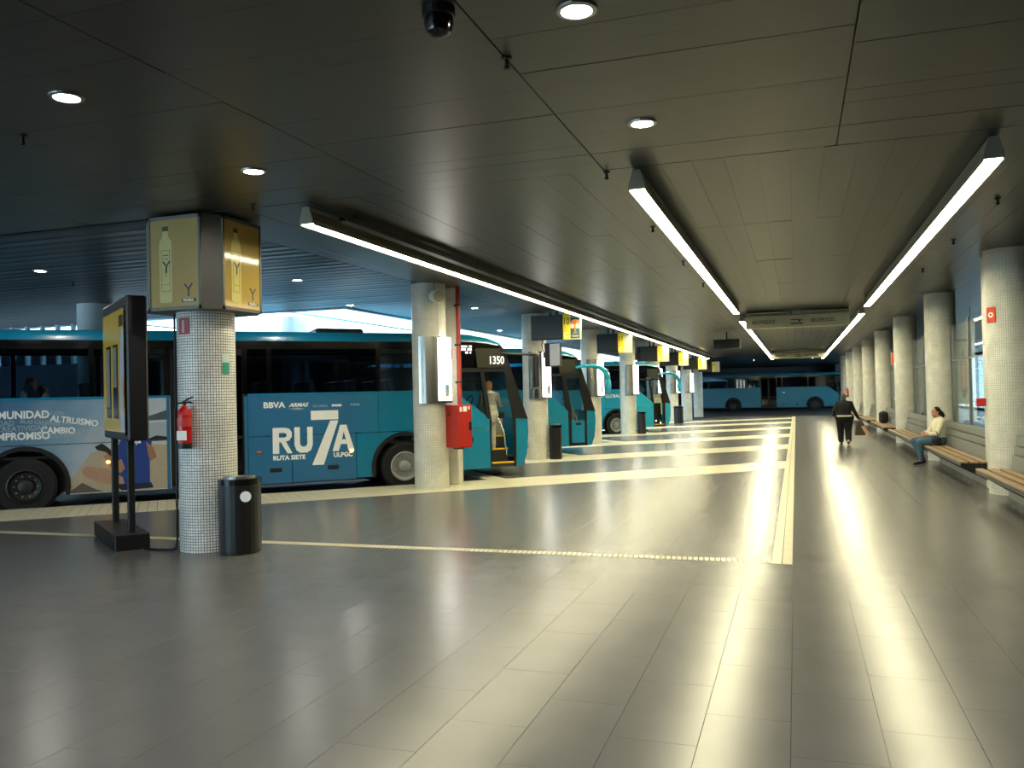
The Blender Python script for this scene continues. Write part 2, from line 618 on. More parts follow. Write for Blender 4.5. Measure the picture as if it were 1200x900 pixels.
while y < 90:
    xa, xb = -42.0, (-6.92 if y > SEAM else -12.42)
    segs = [(xa, xb)]
    for (rx0, ry0, rx1, ry1) in RL:
        if ry0 - .02 < y + .15 < ry1 + .15:
            segs = [q for (a, b) in segs for q in ((a, min(b, rx0 - .1)), (max(a, rx1 + .1), b)) if q[1] - q[0] > .3]
    for a, b in segs:
        t_ = random.uniform(-.004, .004)
        lc._add([(a, y + .008, CEIL + .012), (b, y + .008, CEIL + .012), (b, y + .10, CEIL + t_), (a, y + .10, CEIL + t_), (b, y + .292, CEIL - t_), (a, y + .292, CEIL - t_)],
                [(0, 3, 2, 1), (3, 5, 4, 2)])
    y += .3
for j in range(110):
    y = 59.7 + .3 * j
    lc.box(-6.9, y, CEIL, 12, y + .29, CEIL + .02)
o = lc.build('lane_panels', M_CEIL2, ceiling); o['kind'] = 'stuff'
hp = MB()
for j in range(23):
    hp.box(5.02 + .3 * j, -8.8, CEIL, 5.31 + .3 * j, 59.6, CEIL + .02)
o = hp.build('hall_panels', M_CEIL, ceiling); o['kind'] = 'stuff'
sl = MB()
Z0, Z1 = CEIL + .045, CEIL + .5
sl.box(-10.35, -9, Z0, 12.5, 92, Z1)
sl.box(-45, -9, Z0, -17.2, 18.45, Z1).box(-45, 46.0, Z0, -17.2, 92, Z1).box(-17.45, 18.45, Z0, -17.2, 46.0, Z1).box(-45, 18.45, Z0, -30, 46, Z1)
sl.box(-17.2, -9, Z0, -10.35, 18.2, Z1)
sl.box(-17.2, 62.0, Z0, -10.35, 92, Z1)
sl.build('slab', M_SLAB, ceiling)
for i, (x0, y0, x1, y1) in enumerate(RL):
    fr = MB()
    Zt = Z1 + .03
    fr.box(x0 - .12, y0 - .12, CEIL - .03, x0 + .03, y1 + .12, Zt)
    fr.box(x1 - .03, y0 - .12, CEIL - .03, x1 + .12, y1 + .12, Zt)
    fr.box(x0 + .03, y0 - .12, CEIL - .03, x1 - .03, y0 + .03, Zt)
    fr.box(x0 + .03, y1 - .03, CEIL - .03, x1 - .03, y1 + .12, Zt)
    w = fr.build('window_%d' % (11 + i), M_PALE)
    struct(w, 'rooflight opening over the bus lane with pale upstand')
    if i == 0:
        MB().box(-12.75, y0, CEIL + .1, -12.5, y1, CEIL + .45).build('roof_beam', M_PALE, w)

# ------------------------------------------------------------------ walls
wb = MB().box(-42, -9.2, -.3, -31, -9, 4.5).box(-7.78, -9.2, -.3, 12.5, -9, 4.5).box(-31, -9.2, 3.8, -7.78, -9, 4.5).box(-31, -9.2, -.3, -7.78, -9, .1)
struct(wb.build('wall_back', M_WALL))
ew = place('window_8', None); struct(ew, 'added glazed opening behind the viewpoint letting in daylight')  # unseen glazing added to bring cool daylight in from behind
post = MB().box(-.05, -9.15, .1, .05, -9.05, 3.8).mesh('mullion', M_ALU)
pane = MB().box(-1.0, -9.11, .1, 1.0, -9.1, 3.8).mesh('pane', M_CGLASS)
for i in range(12):
    place('mullion', post, ew, (-31 + 2.111 * i, 0, 0))
    if i < 11:
        place('pane', pane, ew, (-29.94 + 2.111 * i, 0, 0))
struct(MB().box(-60, 90, -.3, 12.5, 90.4, 4.5).build('wall_far', M_WALL))
struct(MB().box(-42.4, -9, -.3, -42, 90, 4.5).build('wall_left', M_WALLB))
# wall with clerestory panes behind the nearest bus
wl = MB().box(-42, 18.0, -.2, -18.2, 18.3, 2.9).build('wall_lane', M_WALLB)
struct(wl)
cw = place('window_9', None); struct(cw, 'row of bright clerestory panes behind the nearest bus')
pane = MB().box(-.24, -.006, 0, .24, .006, 1.02).mesh('pane', M_CGLASS)
post = MB().box(-.035, -.06, 0, .035, .06, 1.1).mesh('mullion', M_PALE)
for i in range(30):
    x = -18.5 - .55 * i
    place('pane', pane, cw, (x, 18.15, 2.93)); place('mullion', post, cw, (x + .275, 18.15, 2.9))
# hall end wall with windows
rw = MB()
rw.box(12.0, -9, -.2, 12.3, 50, 4.1); rw.box(12.0, 84, -.2, 12.3, 90, 4.1)
rw.box(12.0, 50, -.2, 12.3, 84, .15); rw.box(12.0, 50, 3.75, 12.3, 84, 4.1)
struct(rw.build('wall_right', M_WALL))
rwin = place('window_10', None); struct(rwin, 'bright daylight windows at the far side of the waiting hall')
post = MB().box(12.05, -.05, .15, 12.2, .05, 3.75).mesh('mullion', M_ALU)
pane = MB().box(12.11, -1.94, .15, 12.125, 1.94, 3.75).mesh('pane', M_CGLASS)
for i in range(9):
    place('mullion', post, rwin, (0, 50 + 4.25 * i, 0))
    if i < 8:
        place('pane', pane, rwin, (0, 52.125 + 4.25 * i, 0))
MB().box(12.05, 50, .55, 12.2, 84, .62).build('transom', M_ALU, rwin)
struct(MB().box(3.6, 86.5, -.2, 12, 86.8, 4.0).build('wall_hall_end', M_WALL))

# ------------------------------------------------------------------ columns
ORD = ['nearest', 'second', 'third', 'fourth', 'fifth', 'sixth', 'seventh', 'eighth', 'ninth', 'tenth']
LX = -6.84
LY = [8.62, 15.28, 22.36, 29.08, 35.95, 42.75, 49.55, 56.35, 63.2]
RX = 3.32
RY = [15.72 + 6.85 * k for k in range(8)]
col_me = MB().lathe([(.34, 0), (.34, CEIL)], n=40).mesh('mosaic_column', M_MOS1, True)
col0_me = MB().lathe([(.34, 0), (.34, CEIL)], n=40).mesh('mosaic_column', M_MOS0, True)
for k, y in enumerate(LY):
    if k == 0:
        tag(place('mosaic_column', col0_me, None, (LX, y, 0)), 'round column of white mosaic with dark grout carrying the advert box and fire extinguisher', 'column', 'round columns on the bus side')
    elif k < 7:
        tag(place('mosaic_column', col_me, None, (LX, y, 0)), ['', 'round cream column beside the red fire hose cabinet and red pipe', 'round cream column beneath the nearest hanging bay sign',
            'round cream column beneath the second hanging bay sign', 'fifth round cream column from the camera on the bus side', 'sixth round cream column from the camera on the bus side', 'seventh round cream column from the camera on the bus side'][k], 'column', 'round columns on the bus side')
    else:
        c = MB().lathe([(.34, LANE_Z - 0), (.34, CEIL)], n=32).build('mosaic_column', M_MOS1, None, (LX, y, 0), smooth=True)
        tag(c, '%s round column from the camera on the bus side, in the dim far end' % ORD[k], 'column', 'round columns on the bus side')
for k, y in enumerate(RY):
    tag(place('mosaic_column', col_me, None, (RX, y, 0)), '%s round cream column along the benches and glass wall%s' % (ORD[k], ', cut by the right edge' if k == 0 else ''), 'column', 'round columns along the benches')
# square posts hugging two columns
tag(MB().bbox(-.13, -.13, 0, .13, .13, CEIL, .02).build('square_post', M_MOS1, None, (-6.62, 15.95, 0)), 'slim square cream post behind the red hose cabinet', 'post')
tag(MB().bbox(-.13, -.13, 0, .13, .13, CEIL, .02).build('square_post', M_MOS1, None, (3.22, 16.42, 0)), 'slim square cream post behind the nearest bench column', 'post')
# columns standing in the bus lane
lcol = MB().lathe([(.36, LANE_Z), (.36, CEIL)], n=32).mesh('lane_column', mat('pale_column_paint', 'b9c4c8', rough=.6), True)
for (x, y, l) in [(-12.75, 19.7, 'pale round column under the bright rooflight behind the nearest bus'), (-14.75, 14.85, 'round grey column behind the tall advertising stand'),
                  (-17.2, 39.0, 'round pale column far back between the bus lanes')]:
    tag(place('lane_column', lcol, None, (x, y, 0)), l, 'column', 'columns in the bus lane')

# ------------------------------------------------------------------ glass wall behind the benches
GX = 3.52
for k in range(-1, 8):
    y0 = (RY[k] + .36) if k >= 0 else 9.2
    y1 = RY[k + 1] - .36 if k + 1 < 8 else 70
    w = place('window_%d' % (k + 21), None, None, (GX, 0, 0)); struct(w, 'glass partition bay with slim steel posts')
    nP = 3
    L = (y1 - y0) / nP
    pane = MB().box(-.005, -L / 2 + .03, .1, .005, L / 2 - .03, 3.18).mesh('pane', M_CGLASS)
    post = MB().box(-.03, -.03, 0, .03, .03, 3.24).mesh('window_post', M_ALU)
    for i in range(nP):
        place('pane', pane, w, (0, y0 + L * (i + .5), 0))
    for i in range(nP + 1):
        place('window_post', post, w, (0, y0 + L * i, 0))
    MB().box(-.025, y0, .04, .025, y1, .1).build('bottom_rail', M_ALU, w)
    MB().box(-.02, y0, 2.36, .02, y1, 2.39).build('transom', M_ALU, w)
# ------------------------------------------------------------------ buses
def wrap_mat():
    """printed side of the nearest bus: blue to white photographic wrap at the rear, blue in the middle, teal at the front"""
    m = mat('bus_wrap', '2a6a90', rough=.3, coat=.2, var=.04)
    nt = m.node_tree
    b = nt.nodes['Principled BSDF']
    tc = nt.nodes.new('ShaderNodeTexCoord')
    s = nt.nodes.new('ShaderNodeSeparateXYZ')
    nt.links.new(tc.outputs['Object'], s.inputs[0])
    mr = nt.nodes.new('ShaderNodeMapRange'); mr.inputs['From Min'].default_value = -1.2; mr.inputs['From Max'].default_value = -.2
    nt.links.new(s.outputs[0], mr.inputs['Value'])
    mx = nt.nodes.new('ShaderNodeMix'); mx.data_type = 'RGBA'
    mx.inputs[6].default_value = rgb('296c96') + (1,)
    mx.inputs[7].default_value = rgb('107c9e') + (1,)
    nt.links.new(mr.outputs[0], mx.inputs[0])
    nt.links.new(mx.outputs[2], b.inputs['Base Color'])
    return m
def photo_mat():
    m = mat('bus_photo_wrap', 'b8c0c6', rough=.35, var=.05)
    nt = m.node_tree
    b = nt.nodes['Principled BSDF']
    tc = nt.nodes.new('ShaderNodeTexCoord')
    s = nt.nodes.new('ShaderNodeSeparateXYZ')
    nt.links.new(tc.outputs['Object'], s.inputs[0])
    # diagonal blend from blue (rear, high) to pale beach (front)
    ad = nt.nodes.new('ShaderNodeMath'); ad.operation = 'MULTIPLY_ADD'; ad.inputs[1].default_value = -.75
    nt.links.new(s.outputs[2], ad.inputs[0]); nt.links.new(s.outputs[0], ad.inputs[2])
    nz = nt.nodes.new('ShaderNodeTexNoise'); nz.inputs['Scale'].default_value = 1.7
    nt.links.new(tc.outputs['Object'], nz.inputs['Vector'])
    a2 = nt.nodes.new('ShaderNodeMath'); a2.operation = 'ADD'
    nt.links.new(ad.outputs[0], a2.inputs[0]); nt.links.new(nz.outputs[0], a2.inputs[1])
    cr = nt.nodes.new('ShaderNodeValToRGB')
    mr = nt.nodes.new('ShaderNodeMapRange'); mr.inputs['From Min'].default_value = -8.6; mr.inputs['From Max'].default_value = -4.6
    nt.links.new(a2.outputs[0], mr.inputs['Value'])
    nt.links.new(mr.outputs[0], cr.inputs[0])
    e = cr.color_ramp.elements
    e[0].position = .1; e[0].color = rgb('2f6187') + (1,)
    e[1].position = .9; e[1].color = rgb('c8cdd2') + (1,)
    x = e.new(.45); x.color = rgb('7f9cb2') + (1,)
    x = e.new(.65); x.color = rgb('b4bec8') + (1,)
    nt.links.new(cr.outputs[0], b.inputs['Base Color'])
    return m
M_WRAP, M_PHOTO = wrap_mat(), photo_mat()
BW = 2.55
def arc(cx, cz, r, a0, a1, n=14):
    return [(cx + r * math.cos(math.radians(a0 + (a1 - a0) * i / n)), cz + r * math.sin(math.radians(a0 + (a1 - a0) * i / n))) for i in range(n + 1)]

def make_wheel(bus, x, near, rim_mat):
    y = .12 if near else BW - .12
    sg = -1 if near else 1
    t = MB().lathe([(.30, -.13), (.46, -.14), (.505, -.11), (.52, -.05), (.52, .05), (.505, .11), (.46, .14), (.30, .13)], (0, 0, 0), 'y', 28, False)
    w = t.build('wheel', M_BLACKR, bus, (x, y + .06 * -sg * 0 + (.04 if near else -.04), .5), smooth=True)
    r = MB().lathe([(.30, -.02), (.31, sg * .145), (.285, sg * .15), (.24, sg * .07), (.13, sg * .05), (.12, sg * .13), (.06, sg * .15), (.02, sg * .15)], (0, 0, 0), 'y', 28)
    r.build('rim', rim_mat, w, smooth=True)
    bl = MB()
    for i in range(10):
        a = 2 * PI * i / 10
        bl.cyl((.185 * math.cos(a), sg * .05, .185 * math.sin(a)), (.185 * math.cos(a), sg * .085, .185 * math.sin(a)), .018, n=6)
    bl.build('wheel_nut', M_ALU, w)
    return w

def make_bus(label, loc, rz, near_mats, door='open', rim='steel', arm='black', mid_door=True, seats=True, roof_pod=True, roof_mat=None):
    fm, mm, rm = near_mats        # front, middle and rear paint
    roof_mat = roof_mat or M_TEAL
    bus = thing('bus', label, 'bus', loc, rz, 'buses in the station')
    R0 = -10.6
    # ---- near side skin, panel by panel
    def panel(pts, m, nm='side_panel', y0=0.0, y1=.04):
        return MB().prism(pts, y0, y1, 'y').build(nm, m, bus)
    g = .006
    arcF = arc(0, .5, .67, 180, 0)
    # over and around the front wheel
    panel([(-1.03 + g, .32), (-.645, .32)] + arc(0, .5, .67, 195.6, -15.6) + [(.645, .32), (1.925, .36), (1.925, 1.225), (-1.03 + g, 1.225)], fm)
    panel([(-.55, 1.238), (1.925, 1.238), (1.925, 1.43), (1.25, 1.93), (1.05, 2.03), (-.55, 2.03)], fm)
    panel([(-3.15, 1.238), (-.556, 1.238), (-.556, 2.03), (-3.15, 2.03)], mm)
    panel([(-3.15, .30), (-2.325, .30), (-2.325, 1.225), (-3.15, 1.225)], mm)
    panel([(-2.313, .30), (-1.036, .30), (-1.036, 1.225), (-2.313, 1.225)], mm)
    # nose
    panel([(2.53, .36), (2.70, .38), (2.80, .62), (2.85, 1.1), (2.83, 1.40), (2.53, 1.43)], fm)
    # rear run
    panel([(-4.55, .32), (-5.4, .32), (-5.4, 1.225), (-4.55, 1.225)], rm)
    panel([(-6.95 + .645, .32), (-5.412, .32), (-5.412, 1.225), (-7.95, 1.225), (-7.95, .32), (-6.95 - .645, .32)] + arc(-6.95, .5, .67, 195.6, -15.6), rm)
    panel([(R0, .4), (-7.962, .32), (-7.962, 1.225), (R0, 1.225)], rm)
    panel([(R0, 1.238), (-4.55, 1.238), (-4.55, 2.03), (R0, 2.03)], rm)
    for x in (0, -6.95):
        MB().prism(arc(x, .5, .72, -15, 195, 18) + arc(x, .5, .645, 195, -15, 18), -.025, .06, 'y').build('wheel_arch_trim', M_BLACKR, bus)
    # belt trim
    MB().box(R0, -.01, 2.03, -4.55, .03, 2.075).build('belt_trim', fm, bus)
    MB().box(-3.15, -.01, 2.03, 1.05, .03, 2.075).build('belt_trim', fm, bus)
    # ---- window band
    hd = MB().box(R0, .0, 2.95, 1.60, .05, 3.11)
    hd.prism([(1.60, 2.95), (2.24, 2.95), (2.18, 3.03), (1.60, 3.11)], 0, .05, 'y')
    hd.build('window_header', M_BLACKG, bus)
    pil = [-10.55, -9.1, -7.42, -5.88, -4.6, -3.2, -2.74, -.55, 1.0]
    for x in pil:
        MB().box(x - .045, .004, 2.075, x + .045, .05, 2.95).build('window_pillar', M_BLACKG, bus)
    panes = [(-10.5, -9.15), (-9.05, -7.47), (-7.37, -5.93), (-5.83, -4.65), (-3.15, -2.79), (-2.69, -.60), (-.50, .95)]
    for a, b in panes:
        MB().box(a, .015, 2.075, b, .025, 2.95).build('window_pane', M_BGLASS, bus)
    MB().prism([(1.045, 2.075), (1.25, 1.96), (1.85, 1.50), (1.72, 2.48), (1.045, 2.48)], .015, .025, 'y').build('window_pane', M_BGLASS, bus)
    # front quarter: frame, number panel
    fr = MB()
    fr.prism([(1.86, 1.44), (1.935, 1.42), (1.935, .36), (1.96, .36), (1.96, 1.45), (1.80, 2.52), (1.72, 2.52)], -.012, .06, 'y')
    fr.prism([(2.50, .36), (2.54, .36), (2.545, 1.42), (2.84, 1.40), (2.80, 1.50), (2.30, 2.95), (2.18, 3.05), (2.22, 2.8), (2.50, 1.45)], -.012, .07, 'y')
    fr.prism([(1.72, 2.46), (2.36, 2.46), (2.34, 2.53), (1.72, 2.53)], -.012, .06, 'y')
    fr.prism([(1.02, 2.46), (1.74, 2.46), (1.74, 2.54), (1.02, 2.54)], -.004, .05, 'y')
    fr.build('door_frame', M_BLACK, bus)
    MB().prism([(1.045, 2.53), (1.60, 2.53), (1.60, 2.95), (1.045, 2.95)], .004, .03, 'y').build('sign_window', M_BLACKG, bus)
    npn = MB().prism([(1.66, 2.55), (2.34, 2.55), (2.22, 2.97), (1.62, 2.97)], -.008, .03, 'y').build('number_panel', mat('olive_glass', '3d3d33', rough=.15), bus)
    # ---- roof
    rows = []
    for (x, zt, ze) in [(R0, 3.18, 3.05), (R0 + .3, 3.28, 3.10), (-6, 3.3, 3.11), (.8, 3.3, 3.11), (1.5, 3.27, 3.11), (1.9, 3.20, 3.08), (2.15, 3.11, 3.03), (2.27, 3.02, 2.98)]:
        row = []
        for t in (0, .004, .012, .03, .07, .15, .3, .5, .7, .85, .93, .97, .988, .996, 1):
            y = t * BW
            e = abs(2 * t - 1)
            row.append((x + (.22 * (1 - e * e) if x > 1.4 else 0), y, ze + (zt - ze) * (1 - e ** 40) + (.03 * (1 - e * e))))
        rows.append(row)
    rf = MB().grid(rows)
    rf.build('roof', roof_mat, bus, smooth=True)
    if roof_pod:
        MB().bbox(-1.75, .3, 3.27, -.75, 1.6, 3.40, .05).build('roof_hatch', M_BLACK, bus)
    # ---- front end
    def xf(z):
        pts = [(.36, 2.68), (.62, 2.80), (1.1, 2.85), (1.4, 2.83), (1.6, 2.77), (2.95, 2.30), (3.05, 2.24)]
        for (z0, x0), (z1, x1) in zip(pts, pts[1:]):
            if z <= z1:
                return x0 + (x1 - x0) * max(0, (z - z0)) / (z1 - z0)
        return pts[-1][1]
    def surf(zs, off=0):
        rows = []
        for z in zs:
            rows.append([(xf(z) + off + .30 * (1 - (2 * j / 14 - 1) ** 2), .02 + (BW - .04) * j / 14, z) for j in range(15)])
        return rows
    MB().grid(surf([.36, .5, .62, .9, 1.1, 1.4])).build('front_panel', fm, bus, smooth=True)
    MB().grid(surf([1.4, 1.7, 2.1, 2.5, 2.62])).build('windshield', M_BGLASS, bus, smooth=True)
    MB().grid(surf([2.62, 2.8, 2.95, 3.05])).build('destination_panel', M_BLACKG, bus, smooth=True)
    for yy in (.32, BW - .32):
        MB().ell((2.84, yy, .8), (.12, .22, .1), 14, 8).build('headlight', M_STEEL, bus, smooth=True)
    MB().box(2.55, .35, .36, 2.9, BW - .35, .55).build('bumper', M_BLACK, bus)
    # ---- rear, far side, underbody
    MB().box(R0 - .04, .02, .4, R0, BW - .02, 2.05).build('rear_panel', rm, bus)
    MB().box(R0 - .04, .02, 2.05, R0, BW - .02, 3.12).build('rear_window', M_BLACKG, bus)
    far = [[(R0, .35), (-7.6, .35)] + arc(-6.95, .5, .67, 195, -15) + [(-6.3, .35), (-.65, .35)] + arc(0, .5, .67, 195, -15) + [(.65, .35), (2.7, .36), (2.84, 1.1), (2.82, 1.4), (1.9, 1.43), (1.05, 2.03), (R0, 2.03)]]
    MB().prism(far[0], BW - .04, BW, 'y').build('far_side_panel', M_TEAL, bus)
    fh = MB().box(R0, BW - .05, 2.95, 2.2, BW, 3.17)
    for x in pil + [2.15]:
        fh.box(x - .045, BW - .05, 2.03, x + .045, BW, 2.95)
    fh.build('far_window_frame', M_BLACKG, bus)
    for a, b in [(-10.5, -9.15), (-9.05, -7.47), (-7.37, -5.93), (-5.83, -4.65), (-4.55, -2.79), (-2.69, -.60), (-.50, .95), (1.05, 2.1)]:
        MB().box(a, BW - .025, 2.03, b, BW - .015, 2.95).build('far_window_pane', M_BGLASS, bus)
    ub = MB().box(R0 + .1, .38, .34, 1.6, BW - .38, 1.0)
    ub.box(-5.9, .05, .34, -4.6, BW - .05, 1.0).box(-3.15, .05, .34, -.85, BW - .05, 1.0).box(.85, .05, .36, 1.62, BW - .05, 1.0)
    ub.box(R0 + .1, .05, .98, 1.62, BW - .05, 1.03)
    ub.build('underbody', M_BLACK, bus)
    for x in (0, -6.95):
        for near in (True, False):
            make_wheel(bus, x, near, mat('rim_silver', 'a8a8a0', rough=.4, metal=.1) if (rim == 'steel' and x == 0) else mat('rim_dark', '1b1b1b', rough=.4))
    # ---- interior
    st = MB()
    st.box(1.62, .05, .36, 2.5, BW - .1, .44)
    st.box(1.62, .36, .44, 2.5, BW - .1, .72).box(1.62, .62, .72, 2.5, BW - .1, 1.0)
    st.build('door_steps', M_INT, bus)
    for (ya, za) in ((.03, .44), (.35, .72), (.61, 1.0)):
        MB().box(1.97, ya, za, 2.5, ya + .04, za + .035).build('step_edge', M_YEDGE, bus)
    MB().prism([(1.70, 1.0), (2.62, 1.0), (2.62, 1.45), (2.3, 1.62), (1.70, 1.60)], .95, BW - .1, 'y').build('dashboard', M_BEIGE, bus)
    MB().box(1.66, BW - .09, .45, 2.70, BW - .06, 1.42).build('inner_lining', M_BEIGE, bus)
    MB().tube([(2.44, .3, .6), (2.44, .42, 1.1), (2.30, .62, 1.62), (2.1, .8, 1.8)], .02).build('handrail', M_YEDGE if door == 'dark' else M_STEEL, bus)
    sw = MB()
    for i in range(20):
        a, b = 2 * PI * i / 20, 2 * PI * (i + 1) / 20
        c = Vector((2.15, 1.95, 1.75))
        q = lambda t: c + Vector((.10 * math.cos(t), .22 * math.sin(t), .2 * math.cos(t)))
        sw.cyl(q(a), q(b), .018, n=6)
    sw.build('steering_wheel', M_BLACK, bus)
    if seats:
        sm = MB()
        sm.bbox(0, 0, 0, .46, .92, .16, .04)
        sm.prism([(-.02, .1), (.10, .1), (-.06, .95), (-.16, .92)], .02, .44, 'y')
        sm.prism([(-.02, .1), (.10, .1), (-.06, .95), (-.16, .92)], .48, .90, 'y')
        sm.box(.1, .1, -.35, .35, .8, 0)
        seat = sm.mesh('passenger_seat', M_SEAT)
        for i in range(13):
            x = -10.1 + .83 * i
            if -4.9 < x < -3.2 and mid_door:
                yy = (1.58,)
            else:
                yy = (.08, 1.58)
            for y in yy:
                place('passenger_seat', seat, bus, (x, y, 1.38))
    MB().box(R0 + .1, .08, 2.99, 1.9, BW - .08, 3.05).build('cabin_ceiling', M_INT, bus)
    # ---- mid door
    if mid_door:
        fr = MB()
        for (a, b) in ((-4.55, -3.88), (-3.86, -3.18)):
            fr.prism([(a, .36), (b, .36), (b, 2.95), (a, 2.95)], .03, .06, 'y') if False else None
            fr.box(a, .01, .36, a + .07, .05, 2.95).box(b - .07, .01, .36, b, .05, 2.95).box(a, .01, .36, b, .05, .48).box(a, .01, 2.83, b, .05, 2.95)
            fr.box(a, .01, 1.2, b, .05, 1.26)
        d = fr.build('middle_door', M_BLACK, bus)
        for (a, b) in ((-4.48, -3.95), (-3.79, -3.25)):
            MB().box(a, .025, .48, b, .033, 2.83).build('door_pane', glass_mat('door_dark_glass', (.10, .12, .13), 1.0), d)
        MB().box(-4.62, -.004, .32, -4.56, .04, 2.03).build('door_jamb', mm, bus)
        MB().box(-3.22, -.004, .32, -3.16, .04, 2.03).build('door_jamb', mm, bus)
    else:
        panel([(-4.54, .30), (-3.16, .30), (-3.16, 2.03), (-4.54, 2.03)], mm)
        MB().box(-4.55, .015, 2.075, -3.25, .025, 2.95).build('window_pane', M_BGLASS, bus)
    # ---- front door
    if door == 'closed':
        fd = MB()
        fd.prism([(1.95, .38), (2.52, .38), (2.52, .46), (1.95, .46)], -.02, .03, 'y')
        fd.prism([(1.95, .38), (2.02, .38), (2.02, 1.45), (1.86, 2.48), (1.78, 2.48), (1.95, 1.45)], -.02, .03, 'y')
        fd.prism([(2.46, .38), (2.53, .38), (2.53, 1.45), (2.36, 2.5), (2.28, 2.5), (2.46, 1.45)], -.02, .03, 'y')
        fd.prism([(1.86, 2.40), (2.32, 2.40), (2.30, 2.5), (1.86, 2.5)], -.02, .03, 'y')
        d = fd.build('front_door', M_BLACK, bus)
        MB().prism([(2.02, .46), (2.46, .46), (2.46, 1.12), (2.02, 1.12)], -.015, .02, 'y').build('door_panel', fm, d)
        MB().prism([(2.02, 1.16), (2.46, 1.16), (2.46, 1.45), (2.30, 2.40), (1.87, 2.40), (2.02, 1.45)], -.002, .006, 'y').build('door_pane', glass_mat('door_glass', (.62, .70, .66), 1.0), d)
        MB().bbox(2.16, -.03, .98, 2.34, -.01, 1.06, .006).build('door_handle', M_BLACK, d)
    elif door == 'dark':
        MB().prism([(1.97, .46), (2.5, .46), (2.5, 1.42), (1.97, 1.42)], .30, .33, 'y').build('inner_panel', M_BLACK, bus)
        MB().tube([(2.05, .1, 1.62), (2.38, .1, 1.62), (2.40, .1, 1.5), (2.42, .1, .9)], .02).build('door_handrail', M_YEL, bus)
        for (x, z) in ((2.12, .62), (2.36, .52)):
            MB().ell((x, .12, z), (.035, .03, .035), 10, 6).build('step_light', M_LED, bus)
    # ---- mirror
    if arm == 'black':
        MB().tube([(2.22, -.02, 2.86), (2.45, -.12, 2.84), (2.78, -.2, 2.83), (2.98, -.22, 2.82)], .028, n=8).build('mirror_arm', M_BLACK, bus, smooth=True)
        mi = MB().bbox(2.92, -.30, 2.10, 3.02, -.12, 2.82, .03)
        mi.bbox(2.94, -.28, 1.86, 3.02, -.14, 2.06, .03)
        mi.build('wing_mirror', M_BLACK, bus)
    else:
        MB().tube([(2.2, -.02, 2.72), (2.4, -.16, 2.76), (2.7, -.22, 2.76), (2.92, -.24, 2.70), (3.08, -.25, 2.58), (3.16, -.25, 2.38)], .05, n=10, rs=[.045, .05, .06, .07, .085, .09]).build('mirror_arm', M_TEALL, bus, smooth=True)
        mi = MB()
        mi.ell((3.17, -.25, 2.16), (.08, .13, .27), 14, 10)
        mi.build('wing_mirror', M_TEALL, bus, smooth=True)
    for x in (-2.95, -8.4):
        l = MB().ell((x, -.005, .92), (.055, .02, .032), 12, 6).build('side_marker_light', mat('amber_lens', 'c05a20', rough=.2), bus, smooth=True)
    hb = MB().bbox(-2.75, -.006, .52, -2.52, .0, .60, .002).build('hatch_handle', M_BLACK, bus)
    hb = MB().bbox(-1.62, -.006, .52, -1.40, .0, .60, .002).build('hatch_handle', M_BLACK, bus)
    return bus

BUS1 = (-7.80, 16.08, LANE_Z)
BANG = math.radians(42)
bus1 = make_bus('teal and blue coach nearest the camera with big white lettering and open door', BUS1, BANG, (M_TEAL, M_WRAP, M_PHOTO))
bus2 = make_bus('teal coach second in line with a closed glass front door and curved teal mirror arm', (-7.92, 23.27, LANE_Z), BANG, (M_TEAL, M_TEAL, M_TEAL), door='closed', arm='teal', mid_door=False, roof_mat=M_TEALL)
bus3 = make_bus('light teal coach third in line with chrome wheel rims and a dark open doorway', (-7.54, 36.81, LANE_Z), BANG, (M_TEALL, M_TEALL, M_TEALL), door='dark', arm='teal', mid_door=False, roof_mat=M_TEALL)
M_FARB = mat('far_bus_blue', '1b7f94', rough=.3, var=.06)
bus4 = make_bus('blue coach standing crosswise at the dark far end of the hall', (1.55, 78.5, LANE_Z), 0.0, (M_FARB, M_FARB, M_FARB), door='closed', arm='black', rim='dark', roof_mat=M_FARB)

# ---- printing on the nearest bus
def bt(s, x, z, h, m, ox=0.0, sx=1.0, sh=0.0, tilt=0.0, nm='lettering'):
    return text(nm, s, h / .70, m, bus1, (x, -.003, z), (PI / 2, 0, 0) if not tilt else (PI / 2, tilt, 0), .0015, ox, sx, shear=sh)
bt('BBVA', -2.86, 1.79, .11, M_WHITEP, .006, 1.1)
bt('ARMAS', -2.36, 1.80, .075, M_WHITEP, .004, 1.05, sh=.35)
sw = MB().prism([(-2.40, 1.755), (-2.2, 1.775), (-2.05, 1.76), (-2.2, 1.765)], -.003, 0, 'y'); sw.prism([(-2.30, 1.73), (-2.18, 1.75), (-2.05, 1.74), (-2.18, 1.742)], -.003, 0, 'y')
sw.build('logo_swoosh', M_WHITEP, bus1)
bt('GLOBAL', -1.90, 1.78, .05, M_GREYP, 0, 1.15)
bt('avanza', -1.52, 1.79, .055, M_WHITEP, .005, .95, sh=.2)
bt('hotels', -1.08, 1.80, .042, M_GREYP, .003, .9)
MB().ell((-1.115, -.002, 1.818), (.022, .003, .018), 10, 6).build('logo_dot', M_GREYP, bus1)
